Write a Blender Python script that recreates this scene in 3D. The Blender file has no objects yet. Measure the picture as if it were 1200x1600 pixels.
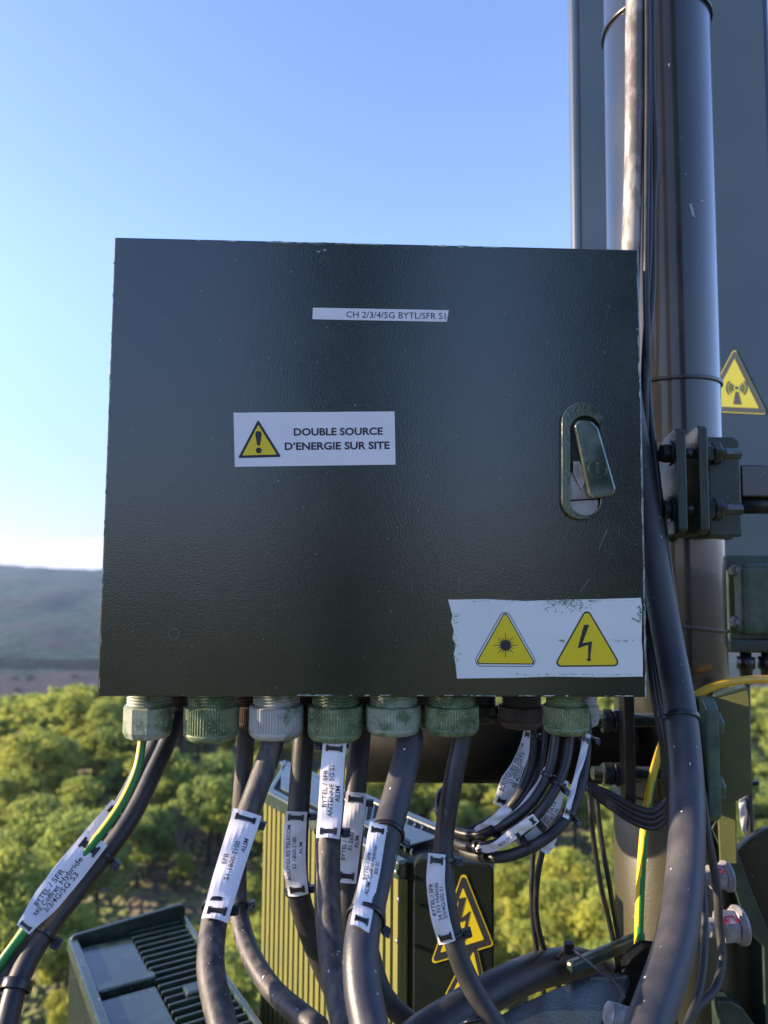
import bpy, math, random
from mathutils import Vector, Matrix, noise
R = math.radians
rnd = random.Random(7)
scn = bpy.context.scene
COL = scn.collection

# ------------------------------------------------------------------ camera, sky, sun, exposure
ZC = 30.0                                   # camera height above the ground under the tower
PITCH, ROLL, F = 0.07689804, 0.00787713, 1155.6
FW = Vector((0, math.cos(PITCH), math.sin(PITCH)))
UP0 = Vector((0, -math.sin(PITCH), math.cos(PITCH)))
RT0 = Vector((1, 0, 0))
RT = RT0*math.cos(ROLL) + UP0*math.sin(ROLL)
UP = -RT0*math.sin(ROLL) + UP0*math.cos(ROLL)
CAM = Vector((0, 0, ZC))
cd = bpy.data.cameras.new('camera')
cd.sensor_fit = 'VERTICAL'; cd.sensor_height = 36; cd.lens = F/1600*36
cd.clip_start = 0.02; cd.clip_end = 40000
cd.dof.use_dof = True; cd.dof.focus_distance = 0.83; cd.dof.aperture_fstop = cd.lens/5.2
cam = bpy.data.objects.new('camera', cd); COL.objects.link(cam)
m = Matrix((RT, UP, -FW)).transposed().to_4x4(); m.translation = CAM
cam.matrix_world = m
scn.camera = cam

SUN_EL = R(15); SUN_AZ = R(-91.5)             # azimuth clockwise from +Y
sd = Vector((math.sin(SUN_AZ)*math.cos(SUN_EL), math.cos(SUN_AZ)*math.cos(SUN_EL), math.sin(SUN_EL)))
sl = bpy.data.lights.new('sun', 'SUN'); sl.energy = 4.5; sl.angle = R(0.6); sl.color = (1.0, 0.78, 0.55)
sun = bpy.data.objects.new('sun', sl); COL.objects.link(sun)
sun.rotation_euler = sd.to_track_quat('Z', 'Y').to_euler(); sun.location = (-20, 0, 50)

w = bpy.data.worlds.new('World'); scn.world = w; w.use_nodes = True
nt = w.node_tree; nt.nodes.clear(); N = nt.nodes.new; L = nt.links.new
out = N('ShaderNodeOutputWorld'); bg = N('ShaderNodeBackground'); bg.inputs[1].default_value = 0.15
sky = N('ShaderNodeTexSky'); sky.sky_type = 'NISHITA'; sky.sun_disc = False
sky.sun_elevation = SUN_EL; sky.sun_rotation = SUN_AZ; sky.altitude = 300; sky.air_density = 1.0; sky.dust_density = 0.6; sky.ozone_density = 2.0
tc = N('ShaderNodeTexCoord'); sep = N('ShaderNodeSeparateXYZ'); L(tc.outputs['Generated'], sep.inputs[0])
mp = N('ShaderNodeMapping'); mp.inputs['Scale'].default_value = (2.2, 2.2, 26); L(tc.outputs['Generated'], mp.inputs[0])
cn = N('ShaderNodeTexNoise'); cn.inputs['Scale'].default_value = 2.0; cn.inputs['Detail'].default_value = 6; L(mp.outputs[0], cn.inputs[0])
cr = N('ShaderNodeMapRange'); cr.inputs[1].default_value = 0.27; cr.inputs[2].default_value = 0.55; L(cn.outputs[0], cr.inputs[0])
band = N('ShaderNodeMapRange'); band.interpolation_type = 'SMOOTHSTEP'
band.inputs[1].default_value = 0.026; band.inputs[2].default_value = 0.042; band.inputs[3].default_value = 1; band.inputs[4].default_value = 0
L(sep.outputs[2], band.inputs[0])
mul = N('ShaderNodeMath'); mul.operation = 'MULTIPLY'; L(cr.outputs[0], mul.inputs[0]); L(band.outputs[0], mul.inputs[1])
mx = N('ShaderNodeMix'); mx.data_type = 'RGBA'; L(mul.outputs[0], mx.inputs[0])
tint = N('ShaderNodeMix'); tint.data_type = 'RGBA'; tint.blend_type = 'MULTIPLY'; tint.inputs[0].default_value = 1
tr_ = N('ShaderNodeMapRange'); tr_.interpolation_type = 'SMOOTHSTEP'; tr_.inputs[1].default_value = -.02; tr_.inputs[2].default_value = 0.42; L(sep.outputs[2], tr_.inputs[0])
tm_ = N('ShaderNodeMix'); tm_.data_type = 'RGBA'; tm_.inputs[6].default_value = (.44, .44, .65, 1); tm_.inputs[7].default_value = (1.02, .96, 1.16, 1)
L(tr_.outputs[0], tm_.inputs[0]); L(tm_.outputs[2], tint.inputs[7])
L(sky.outputs[0], tint.inputs[6]); L(tint.outputs[2], mx.inputs[6]); mx.inputs[7].default_value = (2.9, 2.7, 3.0, 1)
L(mx.outputs[2], bg.inputs[0]); L(bg.outputs[0], out.inputs[0])

vs = scn.view_settings
vs.view_transform = 'Standard'; vs.look = 'None'; vs.gamma = 1; vs.use_curve_mapping = False; vs.exposure = 1.5
scn.cycles.use_denoising = True
scn.cycles.max_bounces = 6; scn.cycles.volume_bounces = 0
scn.cycles.transparent_max_bounces = 6

# ------------------------------------------------------------------ pixel helpers (photo is 1200 x 1600)
def ray(px, py): return (FW*F + RT*(px-600) - UP*(py-800))
def P(px, py, Y):
    r = ray(px, py); return CAM + r*(Y/r.y)
def Pz(px, py, z):                          # z relative to the camera
    r = ray(px, py); return CAM + r*(z/r.z)
def V(*a): return Vector(a)

class Plane:
    def __init__(s, p, n):
        s.p = Vector(p); s.n = Vector(n).normalized()
        if s.n.dot(CAM-s.p) < 0: s.n = -s.n
    def M(s, px, py, off=0.0):
        r = ray(px, py); t = (s.p-CAM).dot(s.n)/r.dot(s.n)
        return CAM + r*t + s.n*off

# ------------------------------------------------------------------ mesh builder
class MB:
    def __init__(s): s.v = []; s.f = []; s.mi = []; s.sm = []
    def add(s, vs_, fs, mi=0, smooth=False):
        b = len(s.v); s.v += [Vector(q) for q in vs_]
        for f_ in fs: s.f.append([b+i for i in f_]); s.mi.append(mi); s.sm.append(smooth)
        return s
    def prism(s, poly, d, mi=0, smooth=False):   # polygon of 3-D points extruded by vector d
        n = len(poly); a = [Vector(p) for p in poly]; d = Vector(d)
        vs_ = a + [p+d for p in a]
        fs = [list(range(n))[::-1], [n+i for i in range(n)]] + [[i, (i+1) % n, n+(i+1) % n, n+i] for i in range(n)]
        return s.add(vs_, fs, mi, smooth)
    def box(s, c, hx, hy, hz, ax=None, mi=0):    # centre, half sizes, axes
        ax = ax or (V(1, 0, 0), V(0, 1, 0), V(0, 0, 1)); c = Vector(c)
        vs_ = [c + ax[0]*hx*i + ax[1]*hy*j + ax[2]*hz*k for k in (-1, 1) for j in (-1, 1) for i in (-1, 1)]
        return s.add(vs_, [[0, 2, 3, 1], [4, 5, 7, 6], [0, 1, 5, 4], [2, 6, 7, 3], [0, 4, 6, 2], [1, 3, 7, 5]], mi)
    def flat(s, pts, mi=0): return s.add(pts, [list(range(len(pts)))], mi)
    def ring(s, outer, inner, d, mi=0):          # ring between two loops of the same count, extruded by d
        n = len(outer); d = Vector(d)
        vs_ = list(outer)+list(inner)+[p+d for p in outer]+[p+d for p in inner]; fs = []
        for i in range(n):
            j = (i+1) % n
            fs += [[i, j, n+j, n+i][::-1], [2*n+i, 2*n+j, 3*n+j, 3*n+i], [i, j, 2*n+j, 2*n+i], [n+i, 3*n+i, 3*n+j, n+j]]
        return s.add(vs_, fs, mi)
    def lathe(s, c, ax, prof, n=32, mi=0, smooth=True, star=0, hexa=False, ph=0.0):   # prof = [(r, h)] along ax
        c = Vector(c); ax = Vector(ax).normalized(); u = ax.orthogonal().normalized()
        if abs(ax.z) < 0.9: u = (V(0, 0, 1)-ax*ax.z).normalized()
        w_ = ax.cross(u); vs_ = []; fs = []
        for (r, h) in prof:
            for i in range(n):
                a = 2*math.pi*i/n+ph; rr = r*(1-(star if i % 2 else 0))
                vs_.append(c + ax*h + (u*math.cos(a)+w_*math.sin(a))*rr)
        for k in range(len(prof)-1):
            for i in range(n):
                j = (i+1) % n; fs.append([k*n+i, k*n+j, (k+1)*n+j, (k+1)*n+i])
        s.add(vs_, fs, mi, smooth)
        b = len(s.v)-len(vs_)
        for base, rev in ((0, True), ((len(prof)-1)*n, False)):
            if prof[0 if base == 0 else -1][0] > 1e-6:
                f_ = [b+base+i for i in range(n)]; s.f.append(f_[::-1] if rev else f_); s.mi.append(mi); s.sm.append(False)
        return s
    def hex(s, c, ax, r, h, mi=0, ph=0.0):
        e = min(r*.10, h*.25)
        return s.lathe(c, ax, [(r-e, 0), (r, e), (r, h-e), (r-e, h)], 6, mi, False, ph=ph)
    def tube(s, pts, r, n=14, mi=0, caps=True):
        T = []; m_ = len(pts)
        for i in range(m_): T.append((pts[min(i+1, m_-1)]-pts[max(i-1, 0)]).normalized())
        u = T[0].orthogonal().normalized(); vs_ = []; fs = []
        for i in range(m_):
            u = (u-T[i]*u.dot(T[i])).normalized(); w_ = T[i].cross(u)
            rr = r[i] if isinstance(r, (list, tuple)) else r
            for k in range(n):
                a = 2*math.pi*k/n; vs_.append(pts[i]+(u*math.cos(a)+w_*math.sin(a))*rr)
        for i in range(m_-1):
            for k in range(n):
                j = (k+1) % n; fs.append([i*n+k, i*n+j, (i+1)*n+j, (i+1)*n+k])
        s.add(vs_, fs, mi, True)
        if caps:
            b = len(s.v)-len(vs_)
            s.f.append([b+k for k in range(n)][::-1]); s.mi.append(mi); s.sm.append(False)
            s.f.append([b+(m_-1)*n+k for k in range(n)]); s.mi.append(mi); s.sm.append(False)
        return s
    def build(s, name, mats, parent=None, bevel=0, seg=2):
        me = bpy.data.meshes.new(name); o = bpy.data.objects.new(name, me); COL.objects.link(o)
        off = Vector((0, 0, 0)); q = parent; ch = []
        while q: ch.append(q); q = q.parent
        for q in ch: off += q.location
        if parent is None:
            lo = [min(v[i] for v in s.v) for i in range(3)]; hi = [max(v[i] for v in s.v) for i in range(3)]
            off = V((lo[0]+hi[0])/2, (lo[1]+hi[1])/2, lo[2]); o.location = off
        me.from_pydata([v-off for v in s.v], [], s.f); me.update()
        for mt in (mats if isinstance(mats, (list, tuple)) else [mats]): me.materials.append(mt)
        me.polygons.foreach_set('material_index', s.mi); me.polygons.foreach_set('use_smooth', s.sm)
        if parent: o.parent = parent
        if bevel:
            b = o.modifiers.new('bevel', 'BEVEL'); b.width = bevel; b.segments = seg; b.limit_method = 'ANGLE'; b.angle_limit = R(35)
            b.harden_normals = False
        return o

def tag(o, label, cat, group=None, kind=None):
    if label: o['label'] = label
    if cat: o['category'] = cat
    if group: o['group'] = group
    if kind: o['kind'] = kind
    return o
def thing(name, loc, label, cat, group=None):
    o = bpy.data.objects.new(name, None); COL.objects.link(o); o.location = loc; o.empty_display_size = .05
    return tag(o, label, cat, group)

def catmull(pts, sub=8):
    q = [pts[0]+(pts[0]-pts[1])]+list(pts)+[pts[-1]+(pts[-1]-pts[-2])]; o = []
    for i in range(1, len(q)-2):
        a, b, c, d = q[i-1], q[i], q[i+1], q[i+2]
        for k in range(sub):
            t = k/sub
            o.append(0.5*((2*b)+(c-a)*t+(2*a-5*b+4*c-d)*t*t+(3*b-a-3*c+d)*t**3))
    o.append(q[-2]); return o

_tx = {}
def text2d(st, bold=0.0):
    k = (st, bold)
    if k in _tx: return _tx[k]
    cu = bpy.data.curves.new('t', 'FONT'); cu.body = st; cu.size = 1; cu.offset = bold; cu.resolution_u = 3
    ob = bpy.data.objects.new('t', cu); COL.objects.link(ob)
    dg = bpy.context.evaluated_depsgraph_get(); dg.update()
    me = bpy.data.meshes.new_from_object(ob.evaluated_get(dg))
    vs_ = [(v.co.x, v.co.y) for v in me.vertices]; fs = [list(p.vertices) for p in me.polygons]
    bpy.data.objects.remove(ob); bpy.data.curves.remove(cu); bpy.data.meshes.remove(me)
    x0 = min(v[0] for v in vs_); x1 = max(v[0] for v in vs_)
    _tx[k] = ([(v[0]-x0, v[1]) for v in vs_], fs, x1-x0)
    return _tx[k]
def text_on(mb, M, st, x, y, width, cap, ang=0.0, off=.0006, bold=0.0, mi=0):
    """text with left end at pixel (x, y baseline), given pixel width and cap height"""
    vs_, fs, wd = text2d(st, bold); ca, sa = math.cos(ang), math.sin(ang)
    pts = []
    for (a, b) in vs_:
        u = a/wd*width; v = -b/0.70*cap
        pts.append(M(x+u*ca-v*sa, y+u*sa+v*ca, off))
    mb.add(pts, fs, mi)

def rpoly(pts, r, n=5):                     # rounded 2-D polygon
    o = []; m_ = len(pts)
    for i in range(m_):
        a = V(*pts[i-1], 0); b = V(*pts[i], 0); c = V(*pts[(i+1) % m_], 0)
        u = (a-b).normalized(); w_ = (c-b).normalized(); h = u.angle(w_)/2
        d = min(r/math.tan(h), (a-b).length*.45, (c-b).length*.45); rr = d*math.tan(h)
        ctr = b+(u+w_).normalized()*(rr/math.sin(h)); p0 = b+u*d; p1 = b+w_*d
        for k in range(n+1):
            q = (p0-ctr).normalized().slerp((p1-ctr).normalized(), k/n)*rr+ctr; o.append((q.x, q.y))
    return o
def stadium(x0, y0, x1, y1, n=12):
    r = (x1-x0)/2; cx = (x0+x1)/2; o = []
    for k in range(n+1): a = math.pi*k/n; o.append((cx+r*math.cos(a), y0+r-r*math.sin(a)))
    for k in range(n+1): a = math.pi*k/n; o.append((cx-r*math.cos(a), y1-r+r*math.sin(a)))
    return o
def scl(pts, k, c=None):
    c = c or (sum(p[0] for p in pts)/len(pts), sum(p[1] for p in pts)/len(pts))
    return [(c[0]+(p[0]-c[0])*k, c[1]+(p[1]-c[1])*k) for p in pts]
def circ(cx, cy, r, n=24, a0=0, a1=2*math.pi): return [(cx+r*math.cos(a0+(a1-a0)*i/n), cy+r*math.sin(a0+(a1-a0)*i/n)) for i in range(n)]
def PM(M, pts, off): return [M(x, y, off) for (x, y) in pts]
def arcband(cx, cy, r0, r1, a0, a1, n=8):
    return [(cx+r1*math.cos(a0+(a1-a0)*i/n), cy+r1*math.sin(a0+(a1-a0)*i/n)) for i in range(n+1)] + \
           [(cx+r0*math.cos(a1+(a0-a1)*i/n), cy+r0*math.sin(a1+(a0-a1)*i/n)) for i in range(n+1)]
def bolt_sym(x, y, h):                      # lightning arrow, top at (x, y), height h
    s_ = h/100.
    a = [(6, 0), (18, 0), (5, 44), (30, 30), (23, 82), (29, 81), (20, 100), (14, 80), (19, 81), (20, 46), (-10, 62)]
    return [(x+p[0]*s_, y+p[1]*s_) for p in a]

# ------------------------------------------------------------------ materials
def newmat(name):
    m_ = bpy.data.materials.new(name); m_.use_nodes = True
    return m_, m_.node_tree, m_.node_tree.nodes['Principled BSDF']
def noise_node(nt_, scale, detail=3, co=None, rough=.55):
    n_ = nt_.nodes.new('ShaderNodeTexNoise'); n_.inputs['Scale'].default_value = scale; n_.inputs['Detail'].default_value = detail
    n_.inputs['Roughness'].default_value = rough
    if co: nt_.links.new(co, n_.inputs[0])
    return n_
def ramp(nt_, src, lo, hi, a=0., b=1.):
    r_ = nt_.nodes.new('ShaderNodeMapRange'); r_.inputs[1].default_value = lo; r_.inputs[2].default_value = hi
    r_.inputs[3].default_value = a; r_.inputs[4].default_value = b; nt_.links.new(src, r_.inputs[0]); return r_.outputs[0]
def mixc(nt_, fac, a, b):
    m_ = nt_.nodes.new('ShaderNodeMix'); m_.data_type = 'RGBA'
    for i, q in ((0, fac), (6, a), (7, b)):
        if hasattr(q, 'is_linked') or isinstance(q, bpy.types.NodeSocket): nt_.links.new(q, m_.inputs[i])
        else: m_.inputs[i].default_value = q if i == 0 else (*q, 1)
    return m_.outputs[2]
def mat(name, c1, c2=None, scale=30, lo=.4, hi=.65, rough=.4, rough2=None, bump=0, bscale=300, metal=0, spec=.5, coat=0, specks=0, spth=.735, speckc=(.55, .55, .5), stretch=None, trans=0):
    m_, t, b = newmat(name)
    tcn = t.nodes.new('ShaderNodeTexCoord'); co = tcn.outputs['Object']
    if stretch:
        mm = t.nodes.new('ShaderNodeMapping'); mm.inputs['Scale'].default_value = stretch; t.links.new(co, mm.inputs[0]); cs = mm.outputs[0]
    else: cs = co
    b.inputs['Metallic'].default_value = metal; b.inputs['Specular IOR Level'].default_value = spec
    b.inputs['Coat Weight'].default_value = coat; b.inputs['Coat Roughness'].default_value = .06
    base = None
    if c2:
        n_ = noise_node(t, scale, 5, cs); f_ = ramp(t, n_.outputs[0], lo, hi); base = mixc(t, f_, c1, c2)
        if rough2 is not None: t.links.new(ramp(t, n_.outputs[0], lo, hi, rough, rough2), b.inputs['Roughness'])
    if rough2 is None or not c2: b.inputs['Roughness'].default_value = rough
    if specks:
        n2 = noise_node(t, specks*4.5, 2, cs, .5); f2 = ramp(t, n2.outputs[0], spth, spth+.02)
        base = mixc(t, f2, base if base else c1, speckc)
    if base: t.links.new(base, b.inputs['Base Color'])
    else: b.inputs['Base Color'].default_value = (*c1, 1)
    if bump:
        n3 = noise_node(t, bscale, 3, co); bu = t.nodes.new('ShaderNodeBump'); bu.inputs['Strength'].default_value = bump; bu.inputs['Distance'].default_value = .001
        t.links.new(n3.outputs[0], bu.inputs['Height']); t.links.new(bu.outputs[0], b.inputs['Normal'])
    if trans: b.inputs['Transmission Weight'].default_value = trans
    return m_

M_door = mat('cabinet_paint', (.013, .022, .014), (.020, .029, .017), 9, .35, .7, rough=.13, rough2=.19, bump=.17, bscale=600, spec=1.0, specks=55, spth=.755, speckc=(.16, .18, .16))
M_chip = mat('worn_edge_paint', (.42, .47, .44), (.10, .2, .15), 120, rough=.5)
M_body = mat('cabinet_body_paint', (.022, .032, .027), rough=.35, bump=.3)
M_dgreen = mat('dark_green_paint', (.022, .034, .028), (.03, .055, .042), 30, rough=.28, rough2=.42, bump=.35, bscale=260, specks=70, speckc=(.2, .24, .2))
M_pole = mat('pole_paint', (.011, .013, .013), (.022, .022, .016), 7, .35, .7, rough=.26, rough2=.38, bump=.14, bscale=190, spec=.35, coat=.9, specks=38, spth=.76, speckc=(.2, .2, .18))
M_hpipe = mat('black_pipe_paint', (.004, .005, .005), (.007, .008, .007), 12, rough=.5, rough2=.6, bump=.2, spec=.06)
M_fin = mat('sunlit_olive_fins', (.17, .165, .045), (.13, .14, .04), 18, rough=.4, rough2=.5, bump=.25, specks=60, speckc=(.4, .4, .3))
M_brk = mat('bracket_paint', (.018, .028, .034), (.028, .040, .044), 30, rough=.24, rough2=.36, bump=.5, bscale=240, specks=60, speckc=(.2, .24, .22))
M_olive = mat('olive_paint', (.10, .105, .035), (.07, .085, .03), 18, rough=.38, rough2=.5, bump=.25, bscale=220, specks=60, speckc=(.35, .36, .25))
M_rrutop = mat('radio_unit_paint', (.020, .036, .027), (.05, .07, .06), 11, .45, .7, rough=.14, rough2=.3, spec=1.0, bump=.15, specks=45, speckc=(.4, .45, .42))
M_rrudark = mat('radio_unit_dark_paint', (.005, .010, .007), (.008, .014, .009), 15, rough=.5, rough2=.6, spec=.2, bump=.2, specks=60, speckc=(.12, .14, .12))
M_ant = mat('antenna_shell', (.034, .066, .118), (.042, .076, .132), 3, rough=.42, rough2=.48, spec=.45)
M_galv = mat('galvanised_steel', (.20, .20, .22), (.30, .30, .32), 90, rough=.42, rough2=.55, metal=.35, bump=.2)
M_red = mat('red_marker', (.5, .03, .05), (.36, .36, .38), 160, .5, .6, rough=.5)
M_bolt = mat('painted_steel_bolt', (.018, .024, .022), (.03, .04, .034), 60, rough=.22, rough2=.35, bump=.3)
M_blk = mat('black_rubber', (.017, .018, .020), (.032, .032, .034), 40, rough=.42, rough2=.55, bump=.12, bscale=200)
M_blks = mat('thin_cable_black', (.014, .015, .017), (.022, .022, .024), 60, rough=.34, rough2=.45)
M_dusty = mat('dusty_black_rubber', (.024, .025, .030), (.12, .105, .092), 60, .42, .74, rough=.5, rough2=.75, bump=.3, specks=34, spth=.725, bscale=220, stretch=(1.6, 1.6, .35))
M_scuff = mat('scuffed_grey_rubber', (.032, .034, .044), (.065, .064, .068), 16, rough=.42, rough2=.6, bump=.2, specks=34, spth=.73, speckc=(.55, .56, .6), stretch=(1.3, 1.3, .45))
M_greycable = mat('weathered_grey_cable', (.12, .11, .10), (.34, .32, .30), 40, .45, .6, rough=.45, rough2=.6, bump=.4, bscale=120, stretch=(1.2, 1.2, .5))
M_tie = mat('black_nylon', (.012, .012, .014), rough=.3, spec=.6)
M_tag = mat('white_plastic_tag', (.72, .71, .74), (.64, .62, .64), 30, rough=.5)
M_ink = mat('black_ink', (.02, .02, .03), rough=.6)
M_faint = mat('worn_grey_ink', (.10, .10, .13), (.3, .3, .34), 260, .5, .62, rough=.6)
M_white = mat('white_label', (.70, .70, .74), (.66, .66, .71), 10, rough=.4)
M_wtorn = mat('oversprayed_white_label', (.66, .69, .70), (.60, .66, .66), 14, .45, .7, rough=.5)
M_over = mat('green_overspray', (.05, .16, .08), (.45, .52, .50), 330, .40, .62, rough=.6)
M_yel = mat('warning_yellow', (.70, .55, .015), rough=.42)
M_yel2 = mat('pale_warning_yellow', (.62, .62, .10), rough=.45)
M_steelbright = mat('lock_steel', (.34, .33, .33), (.22, .21, .20), 60, rough=.3, rough2=.45, metal=.7)
M_lock = mat('lock_frame_metal', (.10, .12, .09), (.15, .16, .11), 60, rough=.12, rough2=.24, metal=.8, bump=.1, spec=.7)
M_lever = mat('lever_green_paint', (.10, .14, .11), (.20, .23, .19), 24, .4, .6, rough=.12, rough2=.2, metal=.75, spec=.8, coat=.4)
M_yg_y = mat('wire_yellow', (.75, .50, .02), rough=.35)
M_yg_g = mat('wire_green', (.02, .20, .05), rough=.35)
M_yelcable = mat('yellow_cable', (.62, .36, .02), rough=.38)
M_brown = mat('brown_reflection', (.022, .013, .012), (.03, .03, .026), 20, rough=.3)  # reddish reflection on the lower clamp flange, put into its colour
def gland_mat(name, c1, c2, lo, hi):
    m_ = mat(name, c1, c2, 60, lo, hi, rough=.40, rough2=.6, bump=.35, bscale=420, specks=130, spth=.62, speckc=(.32, .38, .28))
    b = m_.node_tree.nodes['Principled BSDF']; b.inputs['Subsurface Weight'].default_value = .12; b.inputs['Subsurface Radius'].default_value = (.004, .004, .004); b.inputs['Subsurface Scale'].default_value = 1
    return m_
M_gl = [gland_mat('gland_plastic_green', (.15, .20, .10), (.06, .10, .04), .42, .6),
        gland_mat('gland_plastic_pale', (.38, .38, .38), (.12, .18, .10), .50, .66),
        gland_mat('gland_plastic_mid', (.27, .31, .24), (.08, .13, .06), .45, .62)]
M_glb = mat('gland_plastic_brown', (.10, .06, .055), (.05, .05, .045), 30, rough=.5)

# ------------------------------------------------------------------ terrain
def terr(x, y):
    r = math.hypot(x, y)
    n1 = noise.noise(V(x/60, y/60, 0.3)); n2 = noise.noise(V(x/420, y/420, 4.1)); n3 = noise.noise(V(x/1100, y/1500, 9.7))
    if y < 60: z = 2.5+n1*1.2+min(max(0, -y-20)*.01, 60)
    else:
        t = min(max((y-105-x*.12)/420, 0), 1); t = t*t*(3-2*t)
        z = 2.5+n1*1.2-t*118+9.5*math.exp(-((x+24)/22)**2-((y-116)/30)**2)
        h = min(max((y-1130)/1900, 0), 1); h2 = h*h*(3-2*h)*.55+h*.45
        n4 = noise.noise(V(x/190, y/260, 6.6)); n5 = noise.noise(V(x/70, y/110, 1.6))
        z += h2*(138+n3*34+n2*26) + min(h*8, 1)*(n4*22+n5*9) + min(max((y-1000)/300, 0), 1)*(n2*9)
        if y > 3100: z -= (y-3100)*.02
    return z
tm = MB(); NA = 300; rad = [0.0]; r_ = 4.0
while r_ < 6500: rad.append(r_); r_ *= (1.014 if 1050 < r_ < 3300 else 1.045) if r_ > 20 else 1.2
angs = []
for i in range(NA):
    t = i/NA*2-1
    angs.append(math.pi*(t*.35+t**3*.65))
vsn = [V(0, 0, terr(0, 0))]
for r_ in rad[1:]:
    for a in angs:
        x, y = math.sin(a)*r_, math.cos(a)*r_; vsn.append(V(x, y, terr(x, y)))
fs = [[0, 1+(i+1) % NA, 1+i] for i in range(NA)]
for k in range(len(rad)-2):
    for i in range(NA):
        j = (i+1) % NA; fs.append([1+k*NA+i, 1+k*NA+j, 1+(k+1)*NA+j, 1+(k+1)*NA+i])
tm.add(vsn, fs, 0, True)
m_, t, b = newmat('terrain_ground'); g = t.nodes.new('ShaderNodeNewGeometry'); pos = g.outputs['Position']
sp = t.nodes.new('ShaderNodeSeparateXYZ'); t.links.new(pos, sp.inputs[0])
nA = noise_node(t, .35, 6, pos, .7); nB = noise_node(t, .02, 5, pos, .6); nC = noise_node(t, .030, 6, pos, .8); nD = noise_node(t, .006, 4, pos)
near = mixc(t, ramp(t, nA.outputs[0], .42, .6), (.19, .16, .115), (.18, .22, .08))
field = mixc(t, ramp(t, nB.outputs[0], .4, .62), (.085, .065, .06), (.055, .052, .04))
wood = mixc(t, ramp(t, nC.outputs[0], .42, .6), (.004, .024, .016), (.05, .10, .055))
wood = mixc(t, ramp(t, nD.outputs[0], .50, .62), wood, (.05, .055, .045))
c = mixc(t, ramp(t, sp.outputs[1], 180, 420), near, field)
yn = t.nodes.new('ShaderNodeMath'); yn.operation = 'MULTIPLY_ADD'; t.links.new(nB.outputs[0], yn.inputs[0]); yn.inputs[1].default_value = 260; t.links.new(sp.outputs[1], yn.inputs[2])
c = mixc(t, ramp(t, yn.outputs[0], 1130, 1180), c, wood)
t.links.new(c, b.inputs['Base Color']); b.inputs['Roughness'].default_value = .95; b.inputs['Specular IOR Level'].default_value = .1
bu = t.nodes.new('ShaderNodeBump'); bu.inputs['Distance'].default_value = 14; bu.inputs['Strength'].default_value = 1
t.links.new(nC.outputs[0], bu.inputs['Height']); t.links.new(bu.outputs[0], b.inputs['Normal'])
ter = tm.build('terrain', m_); ter['kind'] = 'structure'

# ------------------------------------------------------------------ trees
def leafmat(name, c1, c2, c3):
    m_, t, b = newmat(name)
    oi = t.nodes.new('ShaderNodeObjectInfo'); g = t.nodes.new('ShaderNodeNewGeometry')
    n_ = noise_node(t, .35, 3, g.outputs['Position']); nw = noise_node(t, .045, 2, g.outputs['Position'])
    c = mixc(t, ramp(t, n_.outputs[0], .36, .64), c1, c2)
    c = mixc(t, ramp(t, oi.outputs['Random'], .35, 1., 0, .85), c, c3); c = mixc(t, ramp(t, nw.outputs[0], .45, .66, 0, .8), c, c3)
    t.links.new(c, b.inputs['Base Color']); b.inputs['Roughness'].default_value = .7; b.inputs['Specular IOR Level'].default_value = .15
    tr = t.nodes.new('ShaderNodeBsdfTranslucent'); t.links.new(c, tr.inputs[0]); ms = t.nodes.new('ShaderNodeMixShader'); ms.inputs[0].default_value = .6
    o_ = t.nodes['Material Output']; t.links.new(b.outputs[0], ms.inputs[1]); t.links.new(tr.outputs[0], ms.inputs[2]); t.links.new(ms.outputs[0], o_.inputs[0])
    return m_
M_leaf = leafmat('pine_foliage', (.36, .39, .07), (.52, .52, .10), (.24, .33, .10))
M_leafd = leafmat('dark_hedge_foliage', (.03, .045, .02), (.06, .07, .03), (.04, .06, .03))
M_bark = mat('pine_bark', (.09, .065, .05), (.05, .04, .032), 6, rough=.9)
M_dry = leafmat('dry_twigs', (.22, .17, .11), (.28, .23, .15), (.20, .18, .12))
M_dryb = mat('grey_bark', (.26, .22, .19), (.18, .15, .13), 6, rough=.9)
def crown_verts(rg, Rc, H, nclump, nleaf, ls):
    vs_ = []; fs = []; cl = []; lobes = [(0, 0, H*.74, Rc*.5)]
    for k in range(rg.randint(4, 7)):
        a = rg.uniform(0, 6.283); rr = Rc*rg.uniform(.3, .68); lobes.append((math.cos(a)*rr, math.sin(a)*rr, H*rg.uniform(.38, .78), Rc*rg.uniform(.26, .46)))
    for k in range(nclump):
        lx, ly, lz, lr_ = lobes[k % len(lobes)]; d = V(rg.gauss(0, 1), rg.gauss(0, 1), rg.gauss(.35, .8)).normalized()
        cl.append((lx+d.x*lr_*.85, ly+d.y*lr_*.85, lz+d.z*lr_*.8, rg.uniform(.30, .55)*lr_+.1))
    for (x, y, z, r) in cl:
        for i in range(nleaf):
            d = V(rg.gauss(0, 1), rg.gauss(0, 1), rg.gauss(0, 1)).normalized(); d.z = abs(d.z)*.9-.25
            p = V(x, y, z)+d*r*rg.uniform(.35, 1.45)
            n_ = (d+V(rg.gauss(0, .45), rg.gauss(0, .45), rg.gauss(0, .45))).normalized()
            u = n_.orthogonal().normalized(); u = (Matrix.Rotation(rg.uniform(0, 6.28), 3, n_) @ u); w_ = n_.cross(u)
            s1 = ls*rg.uniform(.6, 1.3); s2 = s1*rg.uniform(.35, .7); b_ = len(vs_)
            vs_ += [p-u*s1, p+w_*s2, p+u*s1, p-w_*s2]; fs.append([b_, b_+1, b_+2, b_+3])
    return vs_, fs, cl
protos = []
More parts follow.
